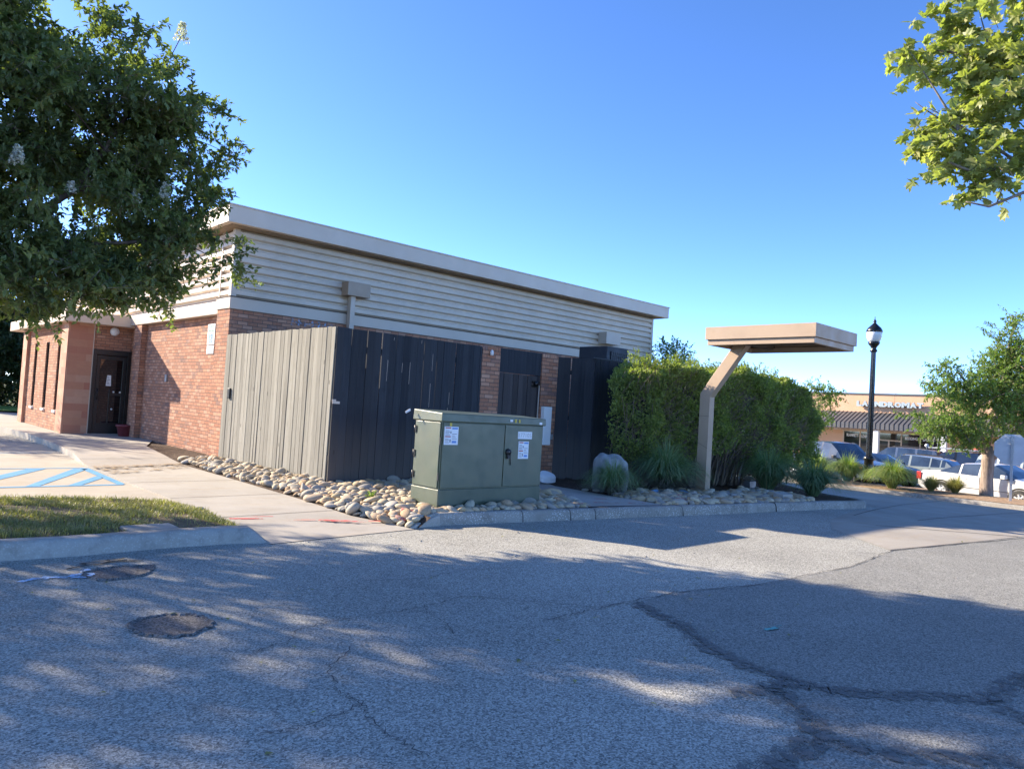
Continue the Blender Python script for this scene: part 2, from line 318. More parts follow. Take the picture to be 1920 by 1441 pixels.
class MB:
    def __init__(s): s.v = []; s.f = []; s.mi = []; s.r = []; s.rnd = 0.0; s.m = 0; s.sm = []; s.smooth = False
    def face(s, idx):
        s.f.append(tuple(idx)); s.mi.append(s.m); s.r.append(s.rnd); s.sm.append(s.smooth)
    def poly(s, pts):
        b = len(s.v); s.v += [tuple(p) for p in pts]; s.face(range(b, b+len(pts)))
    def box(s, x0, y0, z0, x1, y1, z1):
        x0, x1 = sorted((x0, x1)); y0, y1 = sorted((y0, y1)); z0, z1 = sorted((z0, z1))
        b = len(s.v)
        s.v += [(x0, y0, z0), (x1, y0, z0), (x1, y1, z0), (x0, y1, z0), (x0, y0, z1), (x1, y0, z1), (x1, y1, z1), (x0, y1, z1)]
        for q in ((0, 3, 2, 1), (4, 5, 6, 7), (0, 1, 5, 4), (1, 2, 6, 5), (2, 3, 7, 6), (3, 0, 4, 7)): s.face([b+i for i in q])
    def hexa(s, lo, hi):
        b = len(s.v); s.v += [tuple(p) for p in lo]+[tuple(p) for p in hi]; n = len(lo)
        s.face([b+i for i in reversed(range(n))]); s.face([b+n+i for i in range(n)])
        for i in range(n): s.face((b+i, b+(i+1) % n, b+n+(i+1) % n, b+n+i))
    def prism(s, pts, a, c, axis='z'):
        def P(p, t): return {'z': (p[0], p[1], t), 'y': (p[0], t, p[1]), 'x': (t, p[0], p[1])}[axis]
        s.hexa([P(p, a) for p in pts], [P(p, c) for p in pts])
    def tube(s, pts, rad, n=8, cap=True):
        pts = [Vector(p) for p in pts]
        if not hasattr(rad, '__len__'): rad = [rad]*len(pts)
        b = len(s.v); ref = None; old = s.smooth; s.smooth = True
        for i, p in enumerate(pts):
            t = (pts[min(i+1, len(pts)-1)]-pts[max(i-1, 0)]).normalized()
            if ref is None: ref = t.orthogonal().normalized()
            a = (ref-t*ref.dot(t)).normalized(); ref = a; c = t.cross(a)
            for k in range(n):
                th = 2*PI*k/n; s.v.append(tuple(p+(a*math.cos(th)+c*math.sin(th))*rad[i]))
        for i in range(len(pts)-1):
            for k in range(n): s.face((b+i*n+k, b+i*n+(k+1) % n, b+(i+1)*n+(k+1) % n, b+(i+1)*n+k))
        s.smooth = old
        if cap:
            s.face([b+k for k in reversed(range(n))]); s.face([b+(len(pts)-1)*n+k for k in range(n)])
    def lathe(s, prof, c=(0, 0, 0), n=16, smooth=True, axis='z', cap=True):
        b = len(s.v); old = s.smooth; s.smooth = smooth
        for r, z in prof:
            for k in range(n):
                th = 2*PI*k/n; q = (r*math.cos(th), r*math.sin(th), z)
                if axis == 'y': q = (q[0], q[2], q[1])
                s.v.append((c[0]+q[0], c[1]+q[1], c[2]+q[2]))
        for i in range(len(prof)-1):
            for k in range(n): s.face((b+i*n+k, b+i*n+(k+1) % n, b+(i+1)*n+(k+1) % n, b+(i+1)*n+k))
        s.smooth = old
        if not cap: return
        s.face([b+k for k in reversed(range(n))]); s.face([b+(len(prof)-1)*n+k for k in range(n)])
    def ribbon(s, pts, wd, z=0, jit=0):
        pts = [Vector((p[0], p[1], (p[2] if len(p) > 2 else z))) for p in pts]; b = len(s.v); n = len(pts)
        for i, p in enumerate(pts):
            t = (pts[min(i+1, n-1)]-pts[max(i-1, 0)]).normalized(); nn = Vector((-t.y, t.x, 0))
            ww = (wd[i] if hasattr(wd, '__len__') else wd)*.5
            s.v.append(tuple(p+nn*ww*(1+jit*random.uniform(-1, 1)))); s.v.append(tuple(p-nn*ww*(1+jit*random.uniform(-1, 1))))
        for i in range(n-1): s.face((b+2*i+1, b+2*i+3, b+2*i+2, b+2*i))
    def build(s, name, mats, parent=None, loc=None, bevel=0, angle=None, seg=2, flat_uv=True):
        if not isinstance(mats, (list, tuple)): mats = [mats]
        mats = [MT[m] if isinstance(m, str) else m for m in mats]
        o3 = org(parent) if parent is not None else Vector(loc if loc is not None else (0, 0, 0))
        V = np.array(s.v, dtype=float)
        me = bpy.data.meshes.new(name); me.from_pydata((V-np.array(o3)).tolist(), [], s.f)
        for m in mats: me.materials.append(m)
        me.polygons.foreach_set('material_index', s.mi)
        me.polygons.foreach_set('use_smooth', s.sm)
        a = me.attributes.new('rnd', 'FLOAT', 'FACE'); a.data.foreach_set('value', s.r)
        bm = bmesh.new(); bm.from_mesh(me); bmesh.ops.recalc_face_normals(bm, faces=bm.faces) if angle is None or angle >= 0 else None
        bm.to_mesh(me); bm.free()
        uv = me.uv_layers.new(name='UVMap'); data = np.zeros(len(me.loops)*2)
        for p in me.polygons:
            nx, ny, nz = (abs(t) for t in p.normal)
            for li in p.loop_indices:
                q = s.v[me.loops[li].vertex_index]
                if nz > max(nx, ny): t = (q[0], q[1])
                elif nx > ny: t = (q[1], q[2])
                else: t = (q[0], q[2])
                data[2*li], data[2*li+1] = t
        uv.data.foreach_set('uv', data)
        if angle and angle > 0:
            me.polygons.foreach_set('use_smooth', [True]*len(me.polygons)); me.set_sharp_from_angle(angle=R(angle))
        o = link(name, me, parent, loc)
        if bevel:
            bv = o.modifiers.new('bevel', 'BEVEL'); bv.width = bevel; bv.segments = seg; bv.limit_method = 'ANGLE'; bv.angle_limit = R(40)
        return o

def npmesh(name, V, F, mats, rnd=None, parent=None, loc=None, smooth=False, mi=None):
    """V (n,3) F (m,k) arrays -> one mesh object"""
    o3 = org(parent) if parent is not None else Vector(loc if loc is not None else (0, 0, 0))
    V = np.asarray(V, dtype=np.float32)-np.array(o3, dtype=np.float32); F = np.asarray(F, dtype=np.int32); k = F.shape[1]
    me = bpy.data.meshes.new(name); me.vertices.add(len(V)); me.vertices.foreach_set('co', V.ravel())
    me.loops.add(F.size); me.loops.foreach_set('vertex_index', F.ravel()); me.polygons.add(len(F))
    me.polygons.foreach_set('loop_start', np.arange(0, F.size, k, dtype=np.int32))
    try: me.polygons.foreach_set('loop_total', np.full(len(F), k, dtype=np.int32))
    except Exception: pass
    if not isinstance(mats, (list, tuple)): mats = [mats]
    for m in mats: me.materials.append(MT[m] if isinstance(m, str) else m)
    if mi is not None: me.polygons.foreach_set('material_index', mi.astype(np.int32))
    me.polygons.foreach_set('use_smooth', np.full(len(F), smooth))
    me.update(calc_edges=True)
    if rnd is not None:
        a = me.attributes.new('rnd', 'FLOAT', 'FACE'); a.data.foreach_set('value', np.asarray(rnd, dtype=np.float32))
    return link(name, me, parent, loc)

def unit(a): return a/np.maximum(np.linalg.norm(a, axis=-1, keepdims=True), 1e-9)
def rdir(n): return unit(rng.normal(size=(n, 3)))
def leaf_arrays(P, D, L, W, lobed=False, flat=.75):
    n = len(P); D = unit(D); N = unit(rdir(n)*(1-flat)+np.array([0, 0, 1.0])*flat + 1e-4)
    S = unit(np.cross(D, N)); N = np.cross(S, D)
    L = np.asarray(L).reshape(-1, 1)*np.ones((n, 1)); W = np.asarray(W).reshape(-1, 1)*np.ones((n, 1))
    if not lobed:
        pts = np.stack([P, P+D*L*.45+S*W*.5+N*W*.12, P+D*L-N*L*.10, P+D*L*.45-S*W*.5+N*W*.12], 1)
        F = np.array([[0, 1, 2], [0, 2, 3]])
    else:
        pr = [(0, 0, 0), (.12, .30, .02), (.30, .55, -.03), (.42, .28, .03), (.78, .42, -.05), (.72, .16, .02), (1.0, 0, -.08)]
        pl = [(a, -b, c) for a, b, c in pr[1:-1]][::-1]
        al = pr+pl
        pts = np.stack([P+D*L*a+S*W*b+N*L*c for a, b, c in al], 1)
        F = np.array([[0, 1, 2], [0, 2, 3], [0, 3, 5], [3, 4, 5], [0, 5, 6], [0, 6, 7], [7, 8, 9], [0, 7, 9], [0, 9, 10], [0, 10, 11]])
    k = pts.shape[1]; base = (np.arange(n)*k)[:, None, None]
    FF = (F[None]+base).reshape(-1, 3); return pts.reshape(-1, 3), FF, len(F)

def foliage(parent, lobes, n_twig, per, tl, L, W, mat, up_=.25, droop=.15, lobed=False, inner=.35, twigmat='twig', twig_r=.004, name='crown', keep=None, flat=.7):
    C = np.array([l[0] for l in lobes], float); Rr = np.array([l[1] if hasattr(l[1], '__len__') else (l[1],)*3 for l in lobes], float)
    wgt = Rr.prod(1)**.72; wgt /= wgt.sum(); idx = rng.choice(len(lobes), n_twig, p=wgt)
    d = rdir(n_twig); rad = inner+(1.0-inner)*rng.random(n_twig)**.55
    rad *= 1+.16*rng.normal(size=n_twig)*(rng.random(n_twig) < .3)
    P = C[idx]+d*rad[:, None]*Rr[idx]
    if keep is not None: k = keep(P); P = P[k]; d = d[k]; n_twig = len(P)
    ax = unit(d*.75+rdir(n_twig)*.65+np.array([0, 0, up_])); ln = tl*rng.uniform(.55, 1.3, n_twig)
    P0 = P-ax*ln[:, None]*.5
    tt = np.linspace(.08, 1, per)[None, :]+rng.normal(size=(n_twig, per))*.03
    LP = P0[:, None]+ax[:, None]*(ln[:, None]*tt)[..., None]; LP[..., 2] -= droop*ln[:, None]*tt**2
    LD = ax[:, None]*.45+rdir(n_twig*per).reshape(n_twig, per, 3)*.8; LD[..., 2] -= .12
    sz = rng.uniform(.65, 1.25, (n_twig, per))
    LP = LP.reshape(-1, 3); LD = LD.reshape(-1, 3); sz = sz.reshape(-1)
    V, F, k = leaf_arrays(LP, LD, L*sz, W*sz, lobed, flat)
    tr = rng.random(n_twig); r = np.clip(np.repeat(tr, per)*.55+rng.random(len(LP))*.45, 0, 1); r = np.repeat(r, k)
    o = npmesh(name, V, F, mat, r, parent)
    # twigs: three sided
    e = P0+ax*ln[:, None]; e[:, 2] -= droop*ln; s1 = unit(np.cross(ax, rdir(n_twig))); s2 = np.cross(ax, s1)
    tw = np.stack([P0+s1*twig_r, P0-s1*twig_r*.5+s2*twig_r*.87, P0-s1*twig_r*.5-s2*twig_r*.87, e], 1).reshape(-1, 3)
    FF = (np.array([[0, 1, 3], [1, 2, 3], [2, 0, 3]])[None]+(np.arange(n_twig)*4)[:, None, None]).reshape(-1, 3)
    npmesh('twigs', tw, FF, twigmat, None, parent)
    return o, P0
def bez(a, b, c, n=7):
    a, b, c = Vector(a), Vector(b), Vector(c)
    return [a*(1-t)**2+b*2*t*(1-t)+c*t*t for t in [i/(n-1) for i in range(n)]]
def limbs(parent, forks, P0, count, r0, mat, name='limbs', r1=.006, maxlen=9):
    mb = MB(); pick = rng.choice(len(P0), min(count, len(P0)), replace=False); F = np.array(forks, float)
    for i in pick:
        p = P0[i]; k = np.argmin(((F-p)**2).sum(1)+rng.random(len(F))*.3); a = F[k]
        if np.linalg.norm(p-a) > maxlen: continue
        mid = (a+p)/2+np.array([rng.normal()*.12, rng.normal()*.12, .18+rng.random()*.15])*np.linalg.norm(p-a)*.35
        pts = bez(a, mid, p, 6); mb.tube(pts, [r0*(1-t/5)**1.2*.9+r1 for t in range(6)], 5, False)
    return mb.build(name, mat, parent)

def text_mesh(name, body, w_, h_, origin, xdir, parent, mats, depth=.0, bold=.0, facing=None, spacing=1.0):
    """text fitted into w_ x h_, lower-left at origin, running along xdir on a vertical plane, proud along facing"""
    cu = bpy.data.curves.new('t', 'FONT'); cu.body = body; cu.size = 1; cu.offset = bold; cu.extrude = .5 if depth else 0; cu.resolution_u = 3; cu.space_character = spacing
    ob = bpy.data.objects.new('t', cu); COL.objects.link(ob); dg = bpy.context.evaluated_depsgraph_get(); dg.update()
    me = bpy.data.meshes.new_from_object(ob.evaluated_get(dg)); bpy.data.objects.remove(ob)
    V = np.array([v.co[:] for v in me.vertices]); lo, hi = V.min(0), V.max(0)
    X = (V[:, 0]-lo[0])/(hi[0]-lo[0])*w_; Y = (V[:, 1]-lo[1])/(hi[1]-lo[1])*h_; Z = (V[:, 2]*depth if depth else V[:, 2]*0)
    xd = np.array(xdir, float); fd = np.array(facing, float); o3 = np.array(org(parent))
    Q = np.array(origin)[None]-o3+X[:, None]*xd+Y[:, None]*np.array([0, 0, 1.0])+Z[:, None]*fd
    me.vertices.foreach_set('co', Q.astype(np.float32).ravel())
    me.materials.clear()
    for m in mats: me.materials.append(MT[m])
    if len(mats) > 1:
        me.update()
        for p in me.polygons: p.material_index = 0 if abs(p.normal.dot(Vector(facing))) > .8 else 1
    me.update(); me.name = name
    return link(name, me, parent)

# ================================================================== SETTING
def sstep(a, b, x):
    t = min(1, max(0, (x-a)/(b-a))); return t*t*(3-2*t)
ZX, ZZ = [12, 14, 16, 26, 27, 29.8, 32, 54], [0, -.03, -.095, -.55, -.59, -.80, -.88, -1.25]
def zg(x, y=0):
    return float(np.interp(x, ZX, ZZ))
def grid_sheet(name, xs, ys, mat, dz=0.0, kind='structure'):
    V = [(x, y, zg(x, y)+dz) for y in ys for x in xs]; n = len(xs)
    F = [(j*n+i, j*n+i+1, (j+1)*n+i+1, (j+1)*n+i) for j in range(len(ys)-1) for i in range(n-1)]
    o = npmesh(name, V, F, mat, None, None, None, True); return tag(o, kind=kind)
xs_f = [-600, -200, -80, -40, 0]+ZX+[60, 80, 200, 800]
grid_sheet('ground', xs_f, [-600, -200, -60, -20, 0, 20, 45, 90, 200, 600], 'earth', -.06)
xs_r = list(range(-40, 12, 4))+ZX+[56]
grid_sheet('road', xs_r, list(range(-40, 39, 3)), 'asphalt')

def sheet(name, pts, mat, z, kind='structure'):
    bm = bmesh.new(); bm.faces.new([bm.verts.new((p[0], p[1], 0)) for p in pts])
    for x in ZX: bmesh.ops.bisect_plane(bm, geom=bm.verts[:]+bm.edges[:]+bm.faces[:], plane_co=(x, 0, 0), plane_no=(1, 0, 0))
    bm.normal_update()
    for v in bm.verts: v.co.z = z+zg(v.co.x)
    if bm.faces[:] and sum(f.normal.z for f in bm.faces) < 0: bmesh.ops.reverse_faces(bm, faces=bm.faces[:])
    me = bpy.data.meshes.new(name); bm.to_mesh(me); bm.free(); me.materials.append(MT[mat] if isinstance(mat, str) else mat)
    return tag(link(name, me), kind=kind)
# newer, smoother paving right of the seam
seam = [(3.9, 3.66), (4.53, 3.67), (5.49, 3.66), (6.62, 3.40), (8.47, 3.33), (10.05, 3.50), (12.19, 3.12), (14.1, 2.93), (25.9, 1.9)]
sheet('newer_asphalt', [(4.89, 3.64)]+seam[2:]+[(25.7, -30), (-6, -30), (.5, -1.2), (1.8, .7), (2.7, 1.5), (3.08, 1.58), (3.3, 1.55), (3.58, 1.55), (3.81, 1.68), (3.97, 1.91), (4.28, 2.03), (4.27, 2.3), (4.39, 2.64), (4.68, 3.08)], 'asphalt_new', .004)
sheet('concrete_apron', [(10.07, 3.54), (12.19, 3.17), (14.1, 2.98), (25.95, 1.95), (26, 5.4), (26.1, 7.9), (25.8, 11), (24, 12.2), (22.3, 11.4), (21.2, 10.3), (19.2, 9.0), (17.8, 7.9), (17.0, 6.9), (16.7, 6.2), (16.0, 5.85), (14.6, 5.8), (12.25, 5.25), (11.2, 4.75)], 'apron', .004)
def jitline(pts, n=10, amp=.02):
    out = []
    for a, b in zip(pts[:-1], pts[1:]):
        for i in range(n):
            t = i/n; out.append((a[0]+(b[0]-a[0])*t+random.uniform(-amp, amp), a[1]+(b[1]-a[1])*t+random.uniform(-amp, amp)))
    return out+[pts[-1]]
def strip(name, lines, wd, mat, z, n=8, amp=.02, jit=.5):
    mb = MB()
    for i, l in enumerate(lines): mb.ribbon([(p[0], p[1], zg(p[0])+z+.0008*i) for p in jitline(l, n, amp)], wd, 0, jit)
    return tag(mb.build(name, mat, angle=-1), kind='structure')
strip('asphalt_crack', [seam[:6]], .010, 'crackline', .010, 12, .02, .7)
strip('asphalt_crack', [[(10.05, 3.50), (12.19, 3.12), (13.93, 2.90)]], .018, 'crack', .010, 10, .012, .6)
strip('slab_joint', [[(12.46, 4.6), (14.0, 3.0)]], .03, 'tar', .009, 8, .004, .2)
strip('slab_joint', [[(13.6, 5.4), (19.5, 6.6), (25.9, 7.6)], [(14.4, 4.6), (25.8, 5.2)]], .02, 'crack', .008, 8, .004, .2)
strip('asphalt_crack', [[(2.33, 4.37), (2.59, 4.42), (2.92, 4.42), (3.31, 4.38), (3.8, 4.5), (4.53, 3.67)], [(3.31, 4.38), (3.24, 4.03), (3.12, 3.76)],
      [(2.45, 3.9), (2.09, 3.58), (2.03, 3.31), (2.04, 3.13), (1.98, 2.99), (1.96, 2.73), (1.98, 2.5)], [(2.04, 3.13), (1.7, 3.05), (1.5, 3.1)], [(2.33, 4.37), (2.2, 4.2), (1.9, 4.1)],
      [(3.3, 5.3), (3.9, 5.1), (4.4, 5.2), (5.0, 5.0)], [(4.7, 6.2), (5.2, 5.4), (5.6, 5.1)]], .006, 'crackline', .007, 12, .022, .8)
tar = [[(4.89, 3.63), (4.68, 3.08), (4.39, 2.64), (4.27, 2.3), (4.28, 2.03), (4.31, 1.79), (4.63, 1.5), (4.99, 1.19), (5.37, 1.15), (5.74, 1.17)], [(4.28, 2.03), (4.0, 2.02), (3.78, 2.12)],
       [(4.1, 1.98), (3.97, 1.91), (3.81, 1.68), (3.58, 1.55), (3.3, 1.55), (3.08, 1.58), (2.7, 1.5)], [(3.58, 1.55), (3.66, 1.36), (3.88, 1.13), (4.19, 0.88)], [(4.99, 1.19), (4.86, 1.03), (4.82, 0.8)]]
strip('tar_seam', tar, .15, mk_paintmark('tarline', (.17, .166, .155), .44, 14), .009, 8, .012, .35)
strip('asphalt_crack', tar, .004, 'crackline', .0145, 10, .015, .6)
def blob(pts, amp=.02, n=5):
    return jitline(pts+[pts[0]], n, amp)[:-1]
# the two dark worn holes in the asphalt, real shallow hollows with a broken rim
def hole(pts, depth=.02):
    mb = MB(); c = Vector((sum(p[0] for p in pts)/len(pts), sum(p[1] for p in pts)/len(pts), 0)); pol = sorted((math.atan2(p[1]-c.y, p[0]-c.x), math.hypot(p[0]-c.x, p[1]-c.y)) for p in pts)
    an = np.linspace(-PI, PI, 49)[:-1]; rr = np.interp(an, [a for a, _ in pol], [r for _, r in pol], period=2*PI)*np.array([random.uniform(.9, 1.08) for _ in an]); P = [(c.x+r*math.cos(a), c.y+r*math.sin(a)) for a, r in zip(an, rr)]; n = len(P)
    for i in range(n):
        a, b = Vector((*P[i], 0)), Vector((*P[(i+1) % n], 0)); a2, b2 = c+(a-c)*.9, c+(b-c)*.9; a0, b0 = c+(a-c)*1.06, c+(b-c)*1.06
        mb.poly([a0+Vector((0, 0, .003)), b0+Vector((0, 0, .003)), b+Vector((0, 0, .016)), a+Vector((0, 0, .016))])
        mb.poly([a+Vector((0, 0, .016)), b+Vector((0, 0, .016)), b2+Vector((0, 0, .005)), a2+Vector((0, 0, .005))])
        mb.poly([a2+Vector((0, 0, .005)), b2+Vector((0, 0, .005)), c+Vector((0, 0, .005))])
    return tag(mb.build('pothole', HOLE, angle=-1), kind='structure')
HOLE = mk_asphalt('hole', (.155, .145, .135), 1, 1.1)
hole([(1.60, 6.52), (1.74, 6.62), (1.95, 6.60), (2.12, 6.56), (2.02, 6.36), (1.8, 6.22), (1.66, 6.22), (1.58, 6.36)])
hole([(1.50, 4.98), (1.60, 5.08), (1.74, 5.10), (1.86, 5.02), (1.94, 4.88), (1.93, 4.74), (1.82, 4.64), (1.68, 4.60), (1.56, 4.66), (1.49, 4.82)])
strip('asphalt_crack', [[(1.5, 6.72), (1.9, 6.86), (2.1, 6.78)], [(1.62, 6.85), (2.0, 6.95)]], .03, 'crack', .009, 8, .02, .8)
strip('utility_paint_mark', [[(1.14, 6.44), (1.26, 6.50), (1.34, 6.46)], [(1.30, 6.52), (1.46, 6.44)], [(1.46, 6.44), (1.57, 6.52), (1.64, 6.46), (1.55, 6.38), (1.48, 6.42)], [(1.58, 6.6), (1.66, 6.62)]], .05, 'paint_sky', .006, 6, .008, .4)
strip('utility_paint_mark', [[(5.12, 2.64), (5.2, 2.6), (5.34, 2.62)]], .035, 'paint_teal', .013, 6, .006, .4)
mb = MB()
for i in range(90):
    x = random.uniform(.9, 9); y = random.uniform(1.5, 7); r = random.uniform(.004, .012); mb.box(x, y, zg(x)+.001, x+r*2, y+r*1.5, zg(x)+r+.003)
tag(mb.build('loose_gravel', 'stone4'), 'loose grains of gravel scattered over the asphalt', 'gravel', kind='stuff')

# ---- concrete parking pad, blue hatching
sheet('parking_pad', [(-4, 10.2), (1.58, 10.25), (2.57, 9.75), (3.49, 9.15), (3.44, 9.76), (3.44, 14.3), (3.62, 16.4), (3.78, 20.0), (3.2, 20.4), (-4, 20.6)], 'pad', .028)
strip('slab_joint', [[(1.9, 16.2), (3.5, 16.3)], [(-4, 12.9), (3.4, 13.1)], [(1.2, 10.4), (1.1, 20)], [(2.57, 9.75), (3.44, 9.4)]], .012, 'stain', .033, 6, .004, .2)
def mark(name, polys, mat, z):
    mb = MB()
    for p in polys: mb.poly([(q[0], q[1], z) for q in p])
    return tag(mb.build(name, mat, angle=-1), kind='structure')
mark('blue_hatching', [[(-4, 11.86), (3.34, 11.88), (3.34, 11.98), (-4, 11.96)], [(-4, 14.32), (3.38, 14.36), (3.38, 14.44), (-4, 14.40)], [(3.27, 11.98), (3.38, 11.98), (3.44, 14.36), (3.30, 14.36)],
     [(2.10, 11.96), (2.26, 11.96), (3.40, 14.22), (3.20, 14.30)], [(2.62, 11.97), (2.79, 11.97), (3.30, 12.85), (3.27, 13.13)], [(1.20, 11.96), (1.42, 11.96), (2.80, 14.33), (2.52, 14.33)], [(.2, 11.96), (.4, 11.96), (1.9, 14.33), (1.65, 14.33)], [(1.4, 17.28), (3.5, 17.5), (3.5, 17.57), (1.4, 17.35)]], 'paint_blue', .033)
# ---- concrete walk beside the building (dips to the road and to the pad)
def zw(y):
    return .006+.04*sstep(7.1, 9.2, y)+.105*sstep(14.2, 16.6, y)
lx = [(7.02, 3.36), (7.5, 3.38), (8.2, 3.43), (9.2, 3.50), (9.76, 3.44), (12, 3.44), (14.2, 3.46), (14.8, 3.48), (15.5, 3.53), (16.4, 3.62), (18, 3.70), (20, 3.78), (22, 3.82), (25, 3.66), (29, 3.3), (34, 2.9)]
rx = [(7.18, 5.33), (7.5, 5.20), (8.2, 4.99), (9.2, 5.0), (9.76, 5.04), (12, 5.10), (14.2, 5.14), (14.8, 5.14), (15.5, 5.16), (16.4, 5.22), (18, 5.46), (20, 6.2), (22, 6.2), (25, 4.9), (29, 4.9), (34, 4.9)]
def smooth_pts(P, k=4):
    P = np.array(P, float); return [tuple(P[i]*(1-t)+P[i+1]*t) for i in range(len(P)-1) for t in [j/k for j in range(k)]]+[tuple(P[-1])]
LX, RX = smooth_pts(lx), smooth_pts(rx); mb = MB(); mb.smooth = True
nl = len(LX)
for i in range(nl-1):
    (ya, xa), (yb, xb) = LX[i], LX[i+1]; (yc, xc), (yd, xd) = RX[i], RX[i+1]
    mb.poly([(xa, ya, zw(ya)), (xc, yc, zw(yc)), (xd, yd, zw(yd)), (xb, yb, zw(yb))])
    mb.poly([(xa, ya, zw(ya)), (xb, yb, zw(yb)), (xb, yb, -.02), (xa, ya, -.02)])
tag(mb.build('walkway', 'concrete', angle=-1), kind='structure')
mb = MB()
def cross(y0, y1, wd):
    n = 12
    for i in range(n):
        t0, t1 = i/n, (i+1)/n; ya = y0+(y1-y0)*t0; yb = y0+(y1-y0)*t1
        xa = np.interp(ya, [p[0] for p in LX], [p[1] for p in LX]); xb = np.interp(yb, [p[0] for p in RX], [p[1] for p in RX])
        X0 = xa+(xb-xa)*t0; X1 = xa+(xb-xa)*t1
        mb.poly([(X0, ya, zw(ya)+.004), (X1, yb, zw(yb)+.004), (X1, yb+wd, zw(yb+wd)+.004), (X0, ya+wd, zw(ya+wd)+.004)])
for y in (8.55, 10.2, 12.0, 15.4, 17.4, 19.4, 24.5): cross(y, y+.05, .014)
tag(mb.build('walk_joint', 'crack', angle=-1), kind='structure')
mark('red_spray_paint', [[(3.52, 8.42), (3.86, 8.30), (3.90, 8.36), (3.54, 8.50)], [(3.62, 8.58), (4.05, 8.42), (4.06, 8.45), (3.64, 8.62)], [(4.06, 8.14), (4.40, 8.02), (4.41, 8.05), (4.07, 8.18)],
     [(4.40, 7.98), (4.82, 7.74), (4.86, 7.80), (4.46, 8.05)], [(4.52, 7.86), (4.88, 7.66), (4.90, 7.69), (4.54, 7.91)], [(4.95, 7.72), (5.14, 7.62), (5.15, 7.66), (4.96, 7.76)]], 'paint_red', .036)
mark('rust_stain', [[(3.52, 13.1), (5.1, 14.15), (5.13, 14.75), (4.3, 14.5), (3.5, 14.1)]], 'stain', .062)
mark('grit_strip', [[(3.46, 14.0), (4.2, 14.25), (5.12, 14.62), (5.12, 14.8), (4.1, 14.5), (3.48, 14.4)]], mk_paintmark('grit', (.34, .25, .16), .44, 9), .075)

# ---- kerbs: a rounded profile swept along a line
def kerb(name, pts, h=.15, wd=.17, mat='kerb', k=4, hs=None, flip=1):
    P = [np.array(p[:2], float) for p in smooth_pts([p[:2] for p in pts], k)]; n = len(P); mb = MB(); mb.smooth = True
    prof = [(0, -.06), (.012, h*.55), (.03, h*.86), (.055, h*.985), (.09, h), (wd, h), (wd, -.06)]
    for i, p in enumerate(P):
        t = P[min(i+1, n-1)]-P[max(i-1, 0)]; t /= np.linalg.norm(t); nn = np.array([-t[1], t[0]])*flip
        hh = 1.0 if hs is None else np.interp(i/(n-1), [q[0] for q in hs], [q[1] for q in hs])
        for a, z in prof:
            q = p+nn*a; mb.v.append((q[0], q[1], zg(q[0])+(z*hh if z > 0 else z)+random.uniform(-.002, .002)))
    m = len(prof)
    for i in range(n-1):
        for j in range(m-1): mb.face((i*m+j, (i+1)*m+j, (i+1)*m+j+1, i*m+j+1))
    mb.face(range(m)); mb.face([(n-1)*m+j for j in range(m)])
    return tag(mb.build(name, mat), kind='structure')
kp = [(5.30, 7.275), (5.65, 7.285), (6.3, 7.185), (7.11, 7.04), (9.04, 6.71), (11.43, 6.29), (13.1, 6.13), (15.0, 6.03), (15.8, 6.04), (16.3, 6.22), (16.55, 6.6), (16.9, 7.2), (17.7, 8.1), (19.2, 9.3), (21.0, 10.6), (21.8, 12.2), (22.0, 14), (22.0, 33)]
kerb('kerb', kp, hs=[(0, .08), (.03, .62), (.05, 1), (1, 1)])
for q in ((6.95, 7.07), (7.75, 6.93), (8.2, 6.855), (9.95, 6.55), (12.3, 6.2)):
    mb = MB(); y = q[1]; mb.prism([(y-.003, .0), (y+.009, .083), (y+.027, .130), (y+.052, .149), (y+.088, .1515), (y+.16, .1515), (y+.16, 0)], q[0]-.004, q[0]+.004, 'x'); tag(mb.build('kerb_joint', 'crack'), kind='structure')
kerb('kerb', [(3.36, 7.10), (3.02, 7.20), (2.39, 7.24), (1.71, 7.20), (1.14, 7.24), (-.5, 7.3), (-6, 7.5)], mat='kerb_plain', hs=[(0, .1), (.07, 1), (1, 1)], flip=-1, wd=.2)
kerb('kerb', [(-6, 10.5), (1.5, 10.42), (2.57, 9.86), (3.22, 9.42), (3.52, 9.22)], h=.075, mat='kerb_plain', flip=-1, wd=.12)
kerb('kerb', [(25.9, -8), (26, 2), (26.0, 5.45), (26.1, 7.9), (25.75, 11.0), (26.1, 12.4), (27.2, 13.2), (28.2, 13.4)], h=.14, mat='kerb', flip=-1)
kerb('kerb', [(29.95, -8), (29.95, 10.5), (29.5, 12.6), (28.2, 13.4)], h=.12, mat='kerb_plain', flip=1)
mb = MB(); mb.hexa([(5.20, 7.225, -.02), (5.70, 7.265, -.02), (5.74, 7.46, -.02), (5.38, 7.44, -.02)], [(5.20, 7.225, .008), (5.70, 7.275, .135), (5.74, 7.46, .15), (5.38, 7.44, .05)]); tag(mb.build('kerb', 'kerb_plain', bevel=.02), kind='structure')
